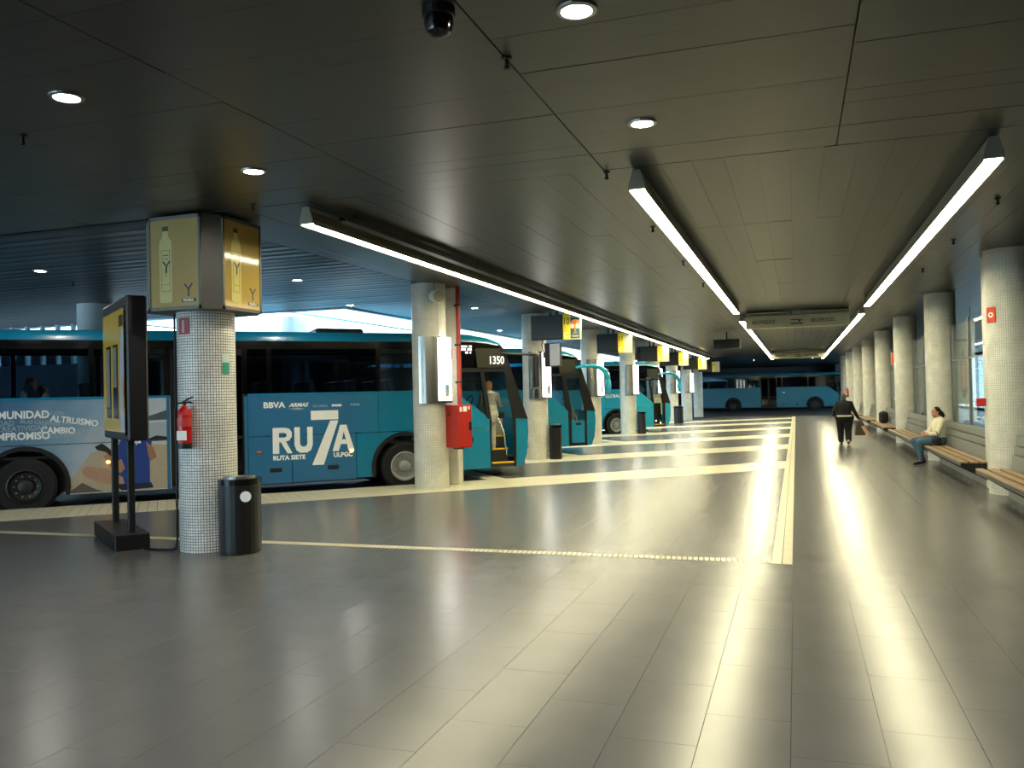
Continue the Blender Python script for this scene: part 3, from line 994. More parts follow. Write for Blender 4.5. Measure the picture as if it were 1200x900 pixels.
# RU 7 A as heavy printed shapes
def pr(pts, m=M_WHITEP, nm='lettering'):
    return MB().prism(pts, -.004, -.0005, 'y').build(nm, m, bus1)
def letter(polys, x, z, w, h):
    mb_ = MB()
    for p in polys:
        mb_.prism([(x + a * w, z + b * h) for a, b in p], -.004, -.0005, 'y')
    return mb_.build('lettering', M_WHITEP, bus1)
z0, hh = .88, .51
oR = [(.62, 1)] + [(.62 + .38 * math.sin(t), .72 + .28 * math.cos(t)) for t in [i * PI / 10 for i in range(1, 10)]] + [(.62, .44)]
letter([[(0, 0), (.33, 0), (.33, 1), (0, 1)],
        [(.33, .80), (.62, .80), (.72, .76), (.72, .66), (.62, .62), (.33, .62), (.33, .44), (.62, .44), (.86, .50), (1, .64), (1, .82), (.86, .96), (.62, 1), (.33, 1)],
        [(.42, .44), (.70, .44), (1.02, 0), (.76, 0)]], -2.69, z0, .37, hh)
letter([[(0, 1), (0, .3), (.1, .1), (.3, 0), (.7, 0), (.9, .1), (1, .3), (1, 1), (.7, 1), (.7, .34), (.6, .24), (.4, .24), (.3, .34), (.3, 1)]], -2.27, z0, .36, hh)
letter([[(0, 1), (1, 1), (1, .83), (0, .83)], [(.70, .81), (1, .81), (.44, 0), (.02, 0)]], -1.94, .62, .55, 1.09)
letter([[(0, 0), (.30, 0), (.40, .26), (.72, .26), (.62, .44), (.46, .44), (.545, .74), (.66, .4), (.76, 0), (1.05, 0), (.68, 1), (.38, 1)]], -1.52, z0, .43, .53)
bt('RUTA SIETE', -2.69, .755, .085, M_WHITEP, .005, 1.0)
bt('ULPGC', -1.50, .765, .085, M_WHITEP, .005, 1.02)
# word cloud on the rear wrap
for s, x, z, h, ox, tl, mm_ in [('COMUNIDAD', -7.62, 1.715, .13, .006, -.0, M_WHITEP), ('EMOCIÓN', -6.70, 1.755, .06, .001, -.02, M_GREYP), ('ALTRUISMO', -6.55, 1.655, .11, .004, .16, M_WHITEP),
                                ('EQUIDAD', -7.63, 1.585, .09, .001, -.02, M_GREYP), ('ISLAS CANARIAS', -7.02, 1.635, .065, .002, .10, M_GREYP), ('CREATIVIDAD', -7.38, 1.485, .095, .001, -.02, M_GREYP),
                                ('CAMBIO', -6.70, 1.445, .11, .005, .05, M_WHITEP), ('DESCUBRIR', -6.55, 1.56, .05, 0, -.06, M_GREYP), ('COMPROMISO', -7.63, 1.34, .125, .006, -.0, M_WHITEP), ('COLABORACIÓN', -6.63, 1.33, .085, 0, -.10, M_GREYP)]:
    bt(s, x, z, h, mm_, ox, .92, tilt=tl)
# beach photograph with a seated musician, as printed shapes
def dec(pts, c, nm='photo_print', y=-.003):
    return MB().prism(pts, y, -.0004, 'y').build(nm, mat('print_' + c, c, rough=.45, var=.12, scale=9), bus1)
dec([(-6.35, .335), (-4.62, .335), (-4.62, 1.15), (-5.3, 1.2), (-5.9, 1.05), (-6.22, .6)], 'b3a48c', y=-.0012)
dec([(-6.05, 1.24), (-4.62, 1.24), (-4.62, 1.58), (-5.1, 1.55), (-5.9, 1.52)], 'a6b2bb', y=-.0010)
dec([(-5.05, 1.66), (-4.85, 1.72), (-4.62, 1.80), (-4.62, 1.62), (-5.05, 1.61)], '4e5a62', y=-.0018)
dec([(-4.98, 1.26), (-4.80, 1.33), (-4.62, 1.30), (-4.62, 1.24), (-4.98, 1.24)], '23252a', y=-.0018)
dec([(-5.52, .42), (-5.50, 1.0), (-5.42, 1.25), (-5.22, 1.38), (-5.02, 1.36), (-4.88, 1.22), (-4.92, .95), (-4.92, .42)], '1d3f8a', y=-.0024)
dec([(-5.36, 1.36), (-5.26, 1.34), (-5.08, 1.36), (-5.06, 1.48), (-5.12, 1.58), (-5.28, 1.58), (-5.38, 1.48)], '2a1d18', y=-.0024)
dec([(-6.06, .73), (-5.98, .82), (-5.60, .74), (-5.38, .58), (-5.34, .36), (-5.46, .42), (-5.8, .52), (-6.02, .64)], 'b08a72', y=-.0030)
dec([(-5.70, .98), (-5.60, .80), (-5.42, .66), (-5.34, .74), (-5.40, .92), (-5.52, .86), (-5.62, 1.02)], 'a87c64', y=-.0034)
dec([(-4.98, 1.22), (-4.86, 1.12), (-4.80, .92), (-4.92, .86), (-4.95, 1.0)], '9a7058', y=-.0034)
dec([(-5.84, 1.16), (-5.72, 1.22), (-5.62, 1.14), (-5.52, 1.02), (-5.56, .96), (-5.66, 1.06), (-5.80, 1.10)], '2b201a', y=-.0040)
dec([(-5.52, .46), (-4.90, .46), (-4.86, .36), (-5.40, .34)], '14203a', y=-.0036)
dec([(-6.3, .34), (-6.05, .52), (-5.85, .40), (-5.7, .34)], '5d5647', y=-.0020)
bt('Roja', -5.30, 1.20, .09, M_WHITEP, .004, 1.0, sh=.1)
bt('Línea', -5.28, 1.12, .035, M_WHITEP, 0, 1.0)
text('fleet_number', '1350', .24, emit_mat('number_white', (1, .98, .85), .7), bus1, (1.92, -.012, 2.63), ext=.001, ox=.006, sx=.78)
led = MB()
for r_ in range(3):
    for i in range(7 if r_ else 4):
        if (i * 7 + r_ * 3) % 5 != 4:
            led.box(1.30 + .035 * i + (.09 if r_ == 0 else 0), -.001, 2.86 + .065 * r_, 1.325 + .035 * i + (.09 if r_ == 0 else 0), .003, 2.90 + .065 * r_)
led.build('led_sign_text', M_LED, bus1)
# lamps glowing on the side
for (x, z) in ((-5.62, .875), (-1.13, .87)):
    MB().ell((x, -.008, z), (.035, .02, .024), 12, 6).build('glowing_marker_lamp', M_AMBER, bus1)
text('lettering', 'GLOBAL', .2, M_WHITEP, bus3, (-.55, -.004, 1.72), ext=.001, ox=.003)
MB().ell((-.75, -.003, 1.79), (.07, .004, .07), 14, 8).build('logo_dot', M_WHITEP, bus3)
MB().ell((-2.6, -.003, 1.6), (.12, .004, .06), 14, 8).build('logo_dot', M_WHITEP, bus4)
# ------------------------------------------------------------------ fluorescent light runs
def light_run(label, x, y0, y1, w=.16, z=3.80, seg=1.52, side=0):
    t = thing('light_run', label, 'light fixture', (x, y0, 0), 0, 'rows of fluorescent lights')
    L = y1 - y0
    h = MB()
    # housing: narrow spine on top, flared reflector below
    sec = [(-w / 2, z + .01), (w / 2, z + .01), (w / 2, z + .035), (.035, z + .15), (.035, z + .19), (-.035, z + .19), (-.035, z + .15), (-w / 2, z + .035)]
    vs = [(p[0], 0, p[1]) for p in sec] + [(p[0], L, p[1]) for p in sec]
    n = len(sec)
    h._add(vs, [(i, (i + 1) % n, (i + 1) % n + n, i + n) for i in range(n)] + [tuple(range(n)), tuple(range(n, 2 * n))])
    h.box(-w / 2 - .006, 0, z - .016, -w / 2 + .004, L, z + .03).box(w / 2 - .004, 0, z - .016, w / 2 + .006, L, z + .03)
    h.build('housing', mat('light_housing', '858270', rough=.45), t)
    for yy in (-.03, L):
        e = MB()
        e.prism([(-w / 2 - .005, z - .002), (w / 2 + .005, z - .002), (w / 2, z + .05), (.04, z + .19), (-.04, z + .19), (-w / 2, z + .05)], yy, yy + .03, 'y')
        e.build('end_cap', mat('light_end_cap', '7a7768', rough=.5), t)
    n = max(1, int(L / seg))
    s = L / n
    me = MB().bbox(-w / 2 + .010, -s / 2 + .018, -.006, w / 2 - .010, s / 2 - .018, .0095, .002).mesh('tube', M_TUBE)
    for i in range(n):
        place('tube', me, t, (0, s * (i + .5), z))
    m = max(2, int(L / 3))
    hgm = MB().cyl((0, 0, z + .18), (0, 0, CEIL), .012, n=6).mesh('hanger', M_BLACK)
    for i in range(m + 1):
        yy = .25 + (L - .5) * i / m
        place('hanger', hgm, t, (0, yy, 0))
    return t
light_run('fluorescent run over the bus fronts, leftmost of the three rows', -5.25, 8.40, 55.0, w=.17, seg=2.2)
light_run('fluorescent run left of the walkway from the front edge to the air curtain', -1.44, 8.30, 23.0)
light_run('fluorescent run left of the walkway beyond the air curtain', -1.46, 25.75, 60.0)
light_run('fluorescent run along the bench side from the front edge to the air curtain', 1.71, 8.45, 22.7)
light_run('fluorescent run along the bench side beyond the air curtain', 1.75, 24.9, 61.0)
# service rail above the left run
t = thing('cable_tray', 'dark cable tray running beside the leftmost fluorescent run', 'cable tray', (-4.96, 8.7, 3.86))
MB().box(-.06, 0, 0, .06, 46.3, .012).box(-.06, 0, .012, -.05, 46.3, .06).box(.05, 0, .012, .06, 46.3, .06).build('tray', mat('tray_dark', '2a2924', rough=.5), t)
for i in range(12):
    MB().cyl((0, .3 + 4.1 * i, .012), (0, .3 + 4.1 * i, .139), .008, n=6).build('hanger', M_BLACK, t)

# ------------------------------------------------------------------ downlights
dl_lens = MB().lathe([(.085, 0), (.06, -.008), (.01, -.012)], n=20).mesh('lens', M_DOWN)
dl_ring = MB().lathe([(.12, .0), (.118, -.012), (.09, -.016), (.085, .0)], n=24).mesh('trim_ring', M_ALU)
def downlight(x, y, label, grp='round downlights'):
    t = thing('downlight', label, 'light', (x, y, CEIL), 0, grp)
    place('lens', dl_lens, t, (0, 0, -.002))
    place('trim_ring', dl_ring, t, (0, 0, 0))
for x, y, l in [(-4.89, 4.70, 'large glowing round downlight at the upper left corner'), (-1.14, 4.70, 'glowing round downlight at the top edge centre'),
                (-1.14, 6.88, 'round downlight just before the ceiling seam above the walkway'), (-4.88, 6.88, 'round downlight above and right of the advert box'),
                (-11.7, 10.66, 'small bright downlight left of the advert box over the buses'), (-8.67, 13.5, 'small downlight right of the advert box over the nearest bus'),
                (-9.95, 17.7, 'small downlight near the edge of the bright rooflight'), (-7.6, 19.8, 'small downlight beside the second round column'),
                (-9.55, 27.2, 'small downlight over the second bus roof'), (-7.9, 33.0, 'small downlight between the bay signs'), (-3.0, 66.0, 'tiny downlight in the dark far end, left one'), (1.2, 66.0, 'tiny downlight in the dark far end, right one')]:
    downlight(x, y, l)
for x in (-8.6, -4.89, -1.14, 2.6):  # unseen lamps added to brighten the foreground
    for y in (2.52, .34, -1.84, -4.0):
        downlight(x, y, 'added round downlight in the unseen ceiling behind the viewpoint', 'added downlights behind the viewpoint')

# ------------------------------------------------------------------ sprinklers, camera dome, speaker
spk = MB().lathe([(.035, 0), (.035, -.012), (.014, -.014), (.014, -.05), (.02, -.055), (.02, -.075), (.008, -.08)], n=12).mesh('sprinkler', M_BLACK)
for x, y, l in [(-1.74, 5.21, 'sprinkler head on the seam below the dome camera'), (-5.93, 5.25, 'sprinkler head left below the large downlight'), (-1.74, 8.28, 'sprinkler head just past the ceiling seam corner'),
                (-5.73, 8.05, 'sprinkler head beside the leftmost light run end'), (-1.76, 11.27, 'first sprinkler head left of the walkway light run'), (-1.76, 14.51, 'second sprinkler head left of the walkway light run'),
                (-1.76, 17.7, 'third sprinkler head left of the walkway light run'), (2.32, 11.31, 'sprinkler head right of the bench side light run'), (2.31, 14.24, 'second sprinkler head right of the bench side light run'),
                (2.31, 17.5, 'third sprinkler head right of the bench side light run'), (-8.4, 9.6, 'sprinkler head over the bus lane beside the advert box'), (-12.3, 11.9, 'sprinkler head over the nearest bus rear')]:
    tag(place('sprinkler_head', spk, None, (x, y, CEIL)), l, 'sprinkler', 'ceiling sprinkler heads')
t = thing('dome_camera', 'black security dome camera hanging at the top of the ceiling', 'camera', (-1.87, 4.40, CEIL))
MB().lathe([(.095, 0), (.095, -.05), (.085, -.055)], n=20).build('mount', M_BLACK, t)
MB().lathe([(.082, -.055), (.085, -.09), (.07, -.14), (.035, -.165), (.005, -.17)], n=20).build('dome', M_BLACKG, t, smooth=True)
t = thing('loudspeaker', 'cream horn loudspeaker high on the column with the hose cabinet', 'speaker', (-6.60, 14.98, 3.74), math.radians(-42))
MB().cyl((0, 0, 0), (.26, 0, -.04), .10, .13, 20).build('speaker_body', M_WHITE, t, smooth=True)
MB().cyl((.262, 0, -.04), (.268, 0, -.041), .115, n=20).build('speaker_grille', mat('speaker_grille', 'a9a795', rough=.7), t)
MB().tube([(.05, 0, .08), (.05, 0, .24), (-.12, 0, .24)], .012).build('bracket', M_ALU, t)
MB().tube([(.1, .02, -.1), (-.02, .1, -.2), (-.02, .1, -.75)], .008).build('cable', M_ALU, t)

# ------------------------------------------------------------------ near column: advert box, extinguisher, signs, bin
t = thing('advert_box', 'gold advert light box with bottle posters around the nearest column', 'advertising box', (LX, LY[0], 2.87))
hb, ch = .53, .16
oct_ = [(-hb + ch, -hb), (hb - ch, -hb), (hb, -hb + ch), (hb, hb - ch), (hb - ch, hb), (-hb + ch, hb), (-hb, hb - ch), (-hb, -hb + ch)]
mbx = MB(); mbx.prism(oct_, 0, 1.10)
mbx.build('box_body', mat('grey_box_frame', '5a5850', rough=.4, metal=.4), t)
def gold_mat():
    m = mat('gold_poster', 'ab9150', rough=.10, var=.10, scale=2)
    return m
M_GOLD = gold_mat()
wf = 2 * (hb - ch)
M_BOTTLE = mat('bottle_print', 'c9bd7a', rough=.12, var=.08)
M_BOTD = mat('bottle_dark_print', '5b5238', rough=.15)
for i, a in enumerate((0, PI / 2, PI, -PI / 2)):
    p = thing_face = place('poster', None, t, (0, 0, 0), (0, 0, a))
    f = MB().box(-wf / 2 + .03, -hb - .012, .04, wf / 2 - .03, -hb - .002, 1.06).build('poster_face', M_GOLD, p)
    e = MB()
    e.box(-wf / 2, -hb - .02, 0, wf / 2, -hb, .04).box(-wf / 2, -hb - .02, 1.06, wf / 2, -hb, 1.10).box(-wf / 2, -hb - .02, 0, -wf / 2 + .03, -hb, 1.10).box(wf / 2 - .03, -hb - .02, 0, wf / 2, -hb, 1.10)
    e.build('poster_frame', mat('dull_frame', '5f5d55', rough=.45, metal=.5), p)
    bx = -.12
    yb = -hb - .0145
    MB().prism([(bx - .09, .12), (bx - .075, .09), (bx + .075, .09), (bx + .09, .12), (bx + .09, .76), (bx + .085, .80), (bx + .04, .87), (bx + .04, .93), (bx - .04, .93), (bx - .04, .87), (bx - .085, .80), (bx - .09, .76)], yb, yb + .004, 'y').build('bottle_print', M_BOTTLE, p)
    MB().prism([(bx - .042, .93), (bx + .042, .93), (bx + .042, .985), (bx - .042, .985)], yb, yb + .004, 'y').build('bottle_cap_print', M_BOTD, p)
    q = MB(); lw = .004
    for (a0, b0, a1, b1) in ((-.06, .22, .06, .224), (-.06, .70, .06, .704), (-.06, .22, -.056, .70), (.056, .22, .06, .70), (-.06, .30, .06, .304), (-.04, .64, .04, .65), (-.04, .60, .04, .607)):
        q.box(bx + a0, yb - .001, b0, bx + a1, yb, b1)
    q.build('bottle_label_print', M_BOTD, p)
    text('lettering', 'Y', .20, M_BLACK, p, (bx - .05, yb - .001, .44), ext=.0008)
    MB().box(bx - .004, yb - .0018, .40, bx + .004, yb - .001, .50).build('logo_bar', M_BLACK, p)
    text('lettering', 'Y', .22, M_BLACK, p, (.13, yb + .001, .15), ext=.0008)
    MB().box(.10, yb - .000, .085, .30, yb + .002, .125).build('logo_plate', M_BLACK, p)
    text('lettering', 'YBARRA', .042, M_WHITEP, p, (.115, yb - .001, .092), ext=.0005, ox=.0006)
hg = MB()
for (x, y) in ((-.3, -.3), (.3, -.3), (.3, .3), (-.3, .3)):
    hg.cyl((x, y, 1.09), (x, y, CEIL - 2.87), .015, n=6)
hg.build('hanger', M_BLACK, t)

def on_col(cx, cy, ang, r=.34):
    a = math.radians(ang)
    return (cx + r * math.cos(a), cy + r * math.sin(a))
def extinguisher(label, x, y, z, rz):
    t = thing('fire_extinguisher', label, 'fire extinguisher', (x, y, z), rz, 'fire extinguishers')
    MB().lathe([(.03, 0), (.075, .012), (.08, .04), (.08, .40), (.07, .45), (.035, .485), (.022, .50), (.022, .52)], n=20).build('cylinder', M_REDX, t, smooth=True)
    MB().lathe([(.081, .0), (.082, .005), (.082, .06), (.081, .065)], n=20).build('base_band', M_BLACK, t, smooth=True)
    MB().lathe([(.0815, .26), (.0815, .36)], n=20).build('label_band', mat('extinguisher_label', 'c03a34', rough=.4), t)
    MB().prism([(-.055, .10), (.06, .10), (.06, .21), (-.055, .21)], -.088, -.079, 'y').build('label_sticker', M_WHITEP, t)
    v = MB().cyl((0, 0, .515), (0, 0, .555), .02, n=10).tube([(0, 0, .55), (.05, -.03, .575), (.13, -.06, .60)], .012).tube([(0, 0, .53), (.06, -.03, .545), (.12, -.05, .535)], .010)
    v.build('valve_handle', M_BLACK, t)
    MB().tube([(-.01, 0, .54), (-.08, .0, .53), (-.115, 0, .45), (-.115, 0, .2), (-.105, 0, .08)], .011).build('hose', M_BLACK, t)
    MB().box(-.02, .07, .2, .02, .13, .46).build('wall_bracket', M_BLACK, t)
    return t
ex, ey = on_col(LX, LY[0], -86, .45)
extinguisher('red fire extinguisher hanging on the white mosaic column', ex, ey, 1.25, math.radians(14))
extinguisher('red fire extinguisher on the glass wall beside the third bench column', 3.36, 32.3, 1.2, math.radians(-60))
extinguisher('small distant red fire extinguisher near the far bench columns', 3.02, 56.55, 1.2, math.radians(-60))

def curved_sign(name, label, cx, cy, r, a0, a1, z0, z1, m, icon=None):
    n = 6
    rows = []
    for z in (z0, z1):
        rows.append([(cx + r * math.cos(math.radians(a0 + (a1 - a0) * i / n)), cy + r * math.sin(math.radians(a0 + (a1 - a0) * i / n)), z) for i in range(n + 1)])
    rows2 = [[(cx + (p[0] - cx) * .985, cy + (p[1] - cy) * .985, p[2]) for p in row] for row in rows]
    mb_ = MB().grid(rows).grid(rows2)
    o = mb_.build(name, m)
    tag(o, label, 'sign')
    return o
s1 = curved_sign('fire_sign', 'dark red extinguisher sign high on the white mosaic column', LX, LY[0], .348, -113, -84, 2.60, 2.80, mat('sign_dark_red', '8e1b1a', rough=.4))
curved_sign('extinguisher_icon', '', LX, LY[0], .352, -102, -95, 2.62, 2.77, mat('icon_pale_red', 'c79a96', rough=.5))
ic = bpy.data.objects['extinguisher_icon']; ic.parent = s1
for k_ in ('label', 'category'):
    del ic[k_]
s2 = curved_sign('exit_sign', 'small green and white sticker on the right side of the mosaic column', LX, LY[0], .348, -20, -4, 2.12, 2.26, mat('sign_green', '2f9a84', rough=.4))
o = curved_sign('sticker_top', '', LX, LY[0], .348, -20, -4, 2.26, 2.36, mat('sticker_pale', 'c9e0d4', rough=.4)); o.parent = s2
for k_ in ('label', 'category'):
    del o[k_]
# half round bin
def bin_(label, x, y, rz, w=.46, d=.40, h=.86, spot=True):
    t = thing('litter_bin', label, 'bin', (x, y, 0), rz, 'black litter bins')
    pts = [(-w / 2, d / 2)] + [(-w / 2 * math.cos(PI * i / 12), d / 2 - .12 - (d - .12) * math.sin(PI * i / 12) * .9) for i in range(13)] + [(w / 2, d / 2)]
    MB().prism(pts, .02, h).build('bin_body', M_BLACK, t)
    MB().prism([(p[0] * 1.03, p[1] * 1.03) for p in pts], h - .05, h + .02).build('rim', M_BLACKG, t)
    MB().prism([(p[0] * .96, p[1] * .96) for p in pts], 0, .03).build('foot', M_BLACKR, t)
    MB().prism([(p[0] * .75, p[1] * .7 + .02) for p in pts], h + .02, h + .045).build('lid', M_ALU, t)
    if spot:
        y_ = d / 2 - .12 - (d - .12) * .9
        q = MB(); q.prism(arc(.12, h - .18, .062, 0, 360, 18)[:-1], y_ + .0, y_ + .02, 'y')
        q.build('round_sticker', M_WHITEP, t)
    return t
bin_('black half round litter bin with a white dot beside the mosaic column', -6.27, 8.42, math.radians(25))

# electric cable on the column and along the floor
tag(MB().tube([(-7.62, 8.40, .012), (-7.45, 8.36, .012), (-7.2, 8.38, .012), (-7.16, 8.40, .03), (-7.15, 8.42, .12), (-7.14, 8.42, 1.0), (-7.14, 8.42, 2.87)], .012, n=6).build('power_cable', M_BLACK), 'black power cable running from the advertising stand up the mosaic column', 'cable')

# ------------------------------------------------------------------ free-standing advertising stand
t = thing('advertising_stand', 'black freestanding advertising display with a yellow poster left of the mosaic column', 'display stand', (-7.85, 8.16, 0), math.radians(143))
# local x runs along the display away from the near corner, local y towards the poster's back; poster faces +y... poster on +y side
MB().bbox(0, -.40, 0, 1.62, .0, .19, .008).build('base', M_BLACK, t)
for x in (.28, 1.40):
    MB().bbox(x - .04, -.28, .19, x + .04, -.20, 1.36, .006).build('post', M_BLACK, t)
fr = MB()
fr.bbox(-.04, -.40, 1.33, 1.70, -.16, 3.12, .02)
fr.build('display_case', M_BLACK, t)
M_POST_Y = mat('poster_yellow', 'c9a53a', rough=.15, emit=.05, ecol=rgb('c9a53a'))
pf = MB().box(.05, -.16, 1.43, 1.62, -.15, 2.98).build('poster', M_POST_Y, t)
M_PGREY = mat('poster_grey', 'b9bac4', rough=.15, emit=.05, ecol=rgb('b9bac4'))
MB().prism([(.06, 1.44), (.36, 1.44), (.40, 2.0), (.34, 2.45), (.24, 2.72), (.06, 2.72)], -.149, -.146, 'y').build('poster_print', M_PGREY, pf)
MB().prism([(.06, 1.62), (.20, 1.72), (.18, 2.05), (.06, 2.22)], -.146, -.144, 'y').build('poster_print', M_POST_Y, pf)
for (a, b) in ((.52, .86), (1.02, 1.36)):
    MB().box(a, -.149, 1.60, b, -.145, 2.55).build('poster_photo', mat('poster_dark', '1a1712', rough=.2, var=.4, scale=14), pf)
MB().box(.60, -.146, 2.0, .84, -.143, 2.52).build('poster_photo', mat('poster_beige', '9d9178', rough=.2, var=.3, scale=10), pf)
MB().box(1.10, -.146, 1.75, 1.34, -.143, 2.52).build('poster_photo', mat('poster_beige2', 'a39a82', rough=.2, var=.3, scale=10), pf)
MB().box(.14, -.149, 2.76, .40, -.146, 2.90).build('poster_print', mat('poster_darkgrey', '3c3a30', rough=.2), pf)
MB().box(.0, -.155, 1.40, .03, -.135, 3.02).build('case_edge', M_BLACKG, t)

# ------------------------------------------------------------------ timetable cases on the columns
def timetable(label, cx, cy, z0=1.66, h=1.3, bottom_print=True):
    t = thing('timetable_case', label, 'timetable case', (cx, cy, z0), 0, 'backlit timetable cases')
    r = .40
    # stainless wrap from the left front to the right front
    a0, a1 = -98, -30
    n = 10
    def ringpts(rr):
        return [(rr * math.cos(math.radians(a0 + (a1 - a0) * i / n)), rr * math.sin(math.radians(a0 + (a1 - a0) * i / n))) for i in range(n + 1)]
    po = ringpts(r)
    pi_ = ringpts(.342)
    MB().prism(po + pi_[::-1], 0, h).build('steel_case', M_STEEL, t, smooth=False)
    # lit panel bulging to the walkway side
    n = 8
    b0, b1 = -40, 6
    def bp_(rr, bul=0.0):
        return [((rr + bul * math.sin(PI * i / n)) * math.cos(math.radians(b0 + (b1 - b0) * i / n)), (rr + bul * math.sin(PI * i / n)) * math.sin(math.radians(b0 + (b1 - b0) * i / n))) for i in range(n + 1)]
    MB().prism(bp_(.44, .05) + bp_(.345)[::-1], .05, h - .03).build('backlit_panel', M_PANELLIT, t)
    MB().prism(bp_(.45, .055) + bp_(.345)[::-1], 0, .05).build('panel_foot', M_STEEL, t)
    if bottom_print:
        MB().prism(bp_(.4415, .05)[1:6] + bp_(.43)[1:6][::-1], .42, .435).build('printed_line', M_BLACK, t)
        MB().prism(bp_(.4415, .05)[2:5] + bp_(.43)[2:5][::-1], .20, .36).build('printed_map', mat('print_blue', '7fb0d0', rough=.4), t)
        MB().prism(bp_(.4415, .05)[2:5] + bp_(.43)[2:5][::-1], .13, .20).build('printed_map', mat('print_sand', 'd8b468', rough=.4), t)
    return t
TTL = ['', 'backlit timetable in a steel case on the column with the red hose cabinet', 'backlit timetable in a steel case on the third bus side column', 'backlit timetable in a steel case on the fourth bus side column',
       'backlit timetable in a steel case on the fifth bus side column', 'backlit timetable in a steel case on the sixth bus side column', 'backlit timetable in a steel case on the seventh bus side column', 'backlit timetable in a steel case on the dim eighth bus side column']
for k in range(1, 8):
    timetable(TTL[k], LX, LY[k])

# ------------------------------------------------------------------ red hose cabinet, pipe, signs on column
t = thing('hose_cabinet', 'red fire hose cabinet mounted on the second bus side column', 'fire cabinet', (-6.27, 15.30, .79), math.radians(-32))
MB().bbox(-.21, -.17, 0, .21, .17, .83, .01).build('cabinet_body', M_RED, t)
MB().bbox(.212, -.165, .02, .228, .165, .81, .004).build('cabinet_door', M_RED, t)
MB().box(.228, .10, .34, .25, .14, .5).build('door_handle', M_BLACK, t)
MB().box(.18, .168, .1, .235, .19, .2).build('hinge', M_BLACK, t)
MB().bbox(-.08, -.08, -.03, .1, .08, .0, .005).build('drain_foot', M_BLACK, t)
st = MB().box(.2285, -.12, .70, .2295, -.07, .79).box(.2285, -.04, .70, .2295, .05, .80).box(.2285, .08, .74, .2295, .12, .80)
st.build('sticker', M_WHITEP, t)
MB().prism(arc(-.05, .66, .06, 0, 360, 14)[:-1], -.173, -.1705, 'y').build('emblem', mat('dark_red_print', '7c1512', rough=.5), t)
t = thing('red_pipe', 'red fire main pipe rising from the hose cabinet to the ceiling', 'pipe', (-6.42, 15.78, 1.5))
MB().cyl((0, 0, 0), (0, 0, CEIL - 1.5), .045, n=14).build('pipe', mat('pipe_red', '8c2a20', rough=.5), t, smooth=True)
for z in (.55, 1.3, 2.1):
    MB().cyl((0, 0, z), (0, 0, z + .04), .055, n=12).box(-.09, .0, z, 0, .03, z + .04).build('pipe_clamp', M_BLACK, t)
tag(MB().box(-.06, -.012, 0, .06, 0, .2).build('fire_sign', mat('sign_red', 'd2402a', rough=.4), None, (-6.64, 15.815, 2.55)), 'small red fire sign beside the lit timetable on the second column', 'sign')

# ------------------------------------------------------------------ hanging bay signs with screens
def bay_sign(label, x0, y, z1, num, poster=False, w=1.38, h=.66):
    t = thing('bay_sign', label, 'sign', (x0, y, z1 - h), 0, 'hanging bay signs')
    MB().bbox(0, 0, 0, .96 * w / 1.5, .12, h, .01).build('screen_case', M_BLACK, t)
    MB().box(.04, -.006, .04, .92 * w / 1.5, .0, h - .04).build('screen', M_SCREEN, t)
    xa, xb, xc = .97 * w / 1.5, 1.19 * w / 1.5, w
    MB().bbox(xa, .0, -.02, xc, .10, h + .02, .006).build('sign_box', mat('sign_white', 'b4b096', rough=.4, emit=.04, ecol=(1, .93, .62)), t)  # slight glow added to the colour; the box is no lamp
    MB().box(xa + .004, -.005, -.01, xb - .01, .0, h + .01).build('number_plate', mat('sign_yellow', 'e6cf1c', rough=.4, emit=.06, ecol=rgb('e6cf1c')), t)  # faint glow added here too, on top of the light from the tubes
    text('lettering', num, .26, mat('sign_ink', '2a2806', rough=.5), t, ((xa + xb) / 2 - .005, -.0075, h - .27), ext=.001, ox=.002, sx=.72, align='CENTER')
    MB().prism(arc((xa + xb) / 2, .12, .07, 60, 320, 14) + arc((xa + xb) / 2, .12, .045, 320, 60, 14), -.008, -.005, 'y').build('logo_mark', M_WHITEP, t)
    if poster:
        gm = mat('poster_green', '15585a', rough=.35)
        MB().box(xb + .01, -.006, .02, xc - .03, .0, h - .02).build('poster', gm, t)
        cx = (xb + xc - .02) / 2
        om = mat('poster_orange', 'd8763a', rough=.4)
        MB().prism(arc(cx, h * .60, .125, 0, 180, 12), -.009, -.006, 'y').build('poster_print', om, t)
        MB().box(cx - .022, -.009, .16, cx + .022, -.006, h * .62).build('poster_print', om, t)
        MB().box(cx - .06, -.009, .14, cx + .06, -.006, .165).build('poster_print', om, t)
        for sx_ in (-1, 1):
            MB().prism(arc(cx + sx_ * .075, h * .52, .07, 0, 360, 12)[:-1], -.008, -.0062, 'y').build('poster_print', mat('poster_sand', 'cfc5a8', rough=.4), t)
        text('lettering', 'GRAN CANARIA', .06, M_WHITEP, t, (cx, -.0075, h - .09), ext=.0008, sx=.70, align='CENTER')
        text('lettering', 'Global', .075, M_WHITEP, t, (cx, -.0075, .055), ext=.0008, sx=.9, align='CENTER')
    hz = CEIL - (z1 - h)
    for x in (.55, .72):
        MB().box(x - .03, .03, h, x + .03, .09, hz).build('hanger', M_BLACK, t)
    return t
BS = [(-6.74, 21.75, 3.90, '10', True), (-6.70, 28.9, 3.83, '11', False), (-6.53, 36.6, 3.76, '12', False), (-6.50, 43.3, 3.75, '13', False), (-6.32, 50.6, 3.70, '14', False), (-6.25, 58.5, 3.70, '15', False)]
for x0, y, z1, num, po in BS:
    bay_sign({'10': 'nearest hanging bay sign with dark screen, yellow number plate and green poster', '11': 'second hanging bay sign from the camera, with a plain cream end', '12': 'third hanging bay sign from the camera, with a plain cream end',
              '13': 'fourth hanging bay sign from the camera, with a plain cream end', '14': 'fifth hanging bay sign from the camera, with a plain cream end', '15': 'farthest and smallest of the hanging bay signs'}[num], x0, y, z1, num, po)
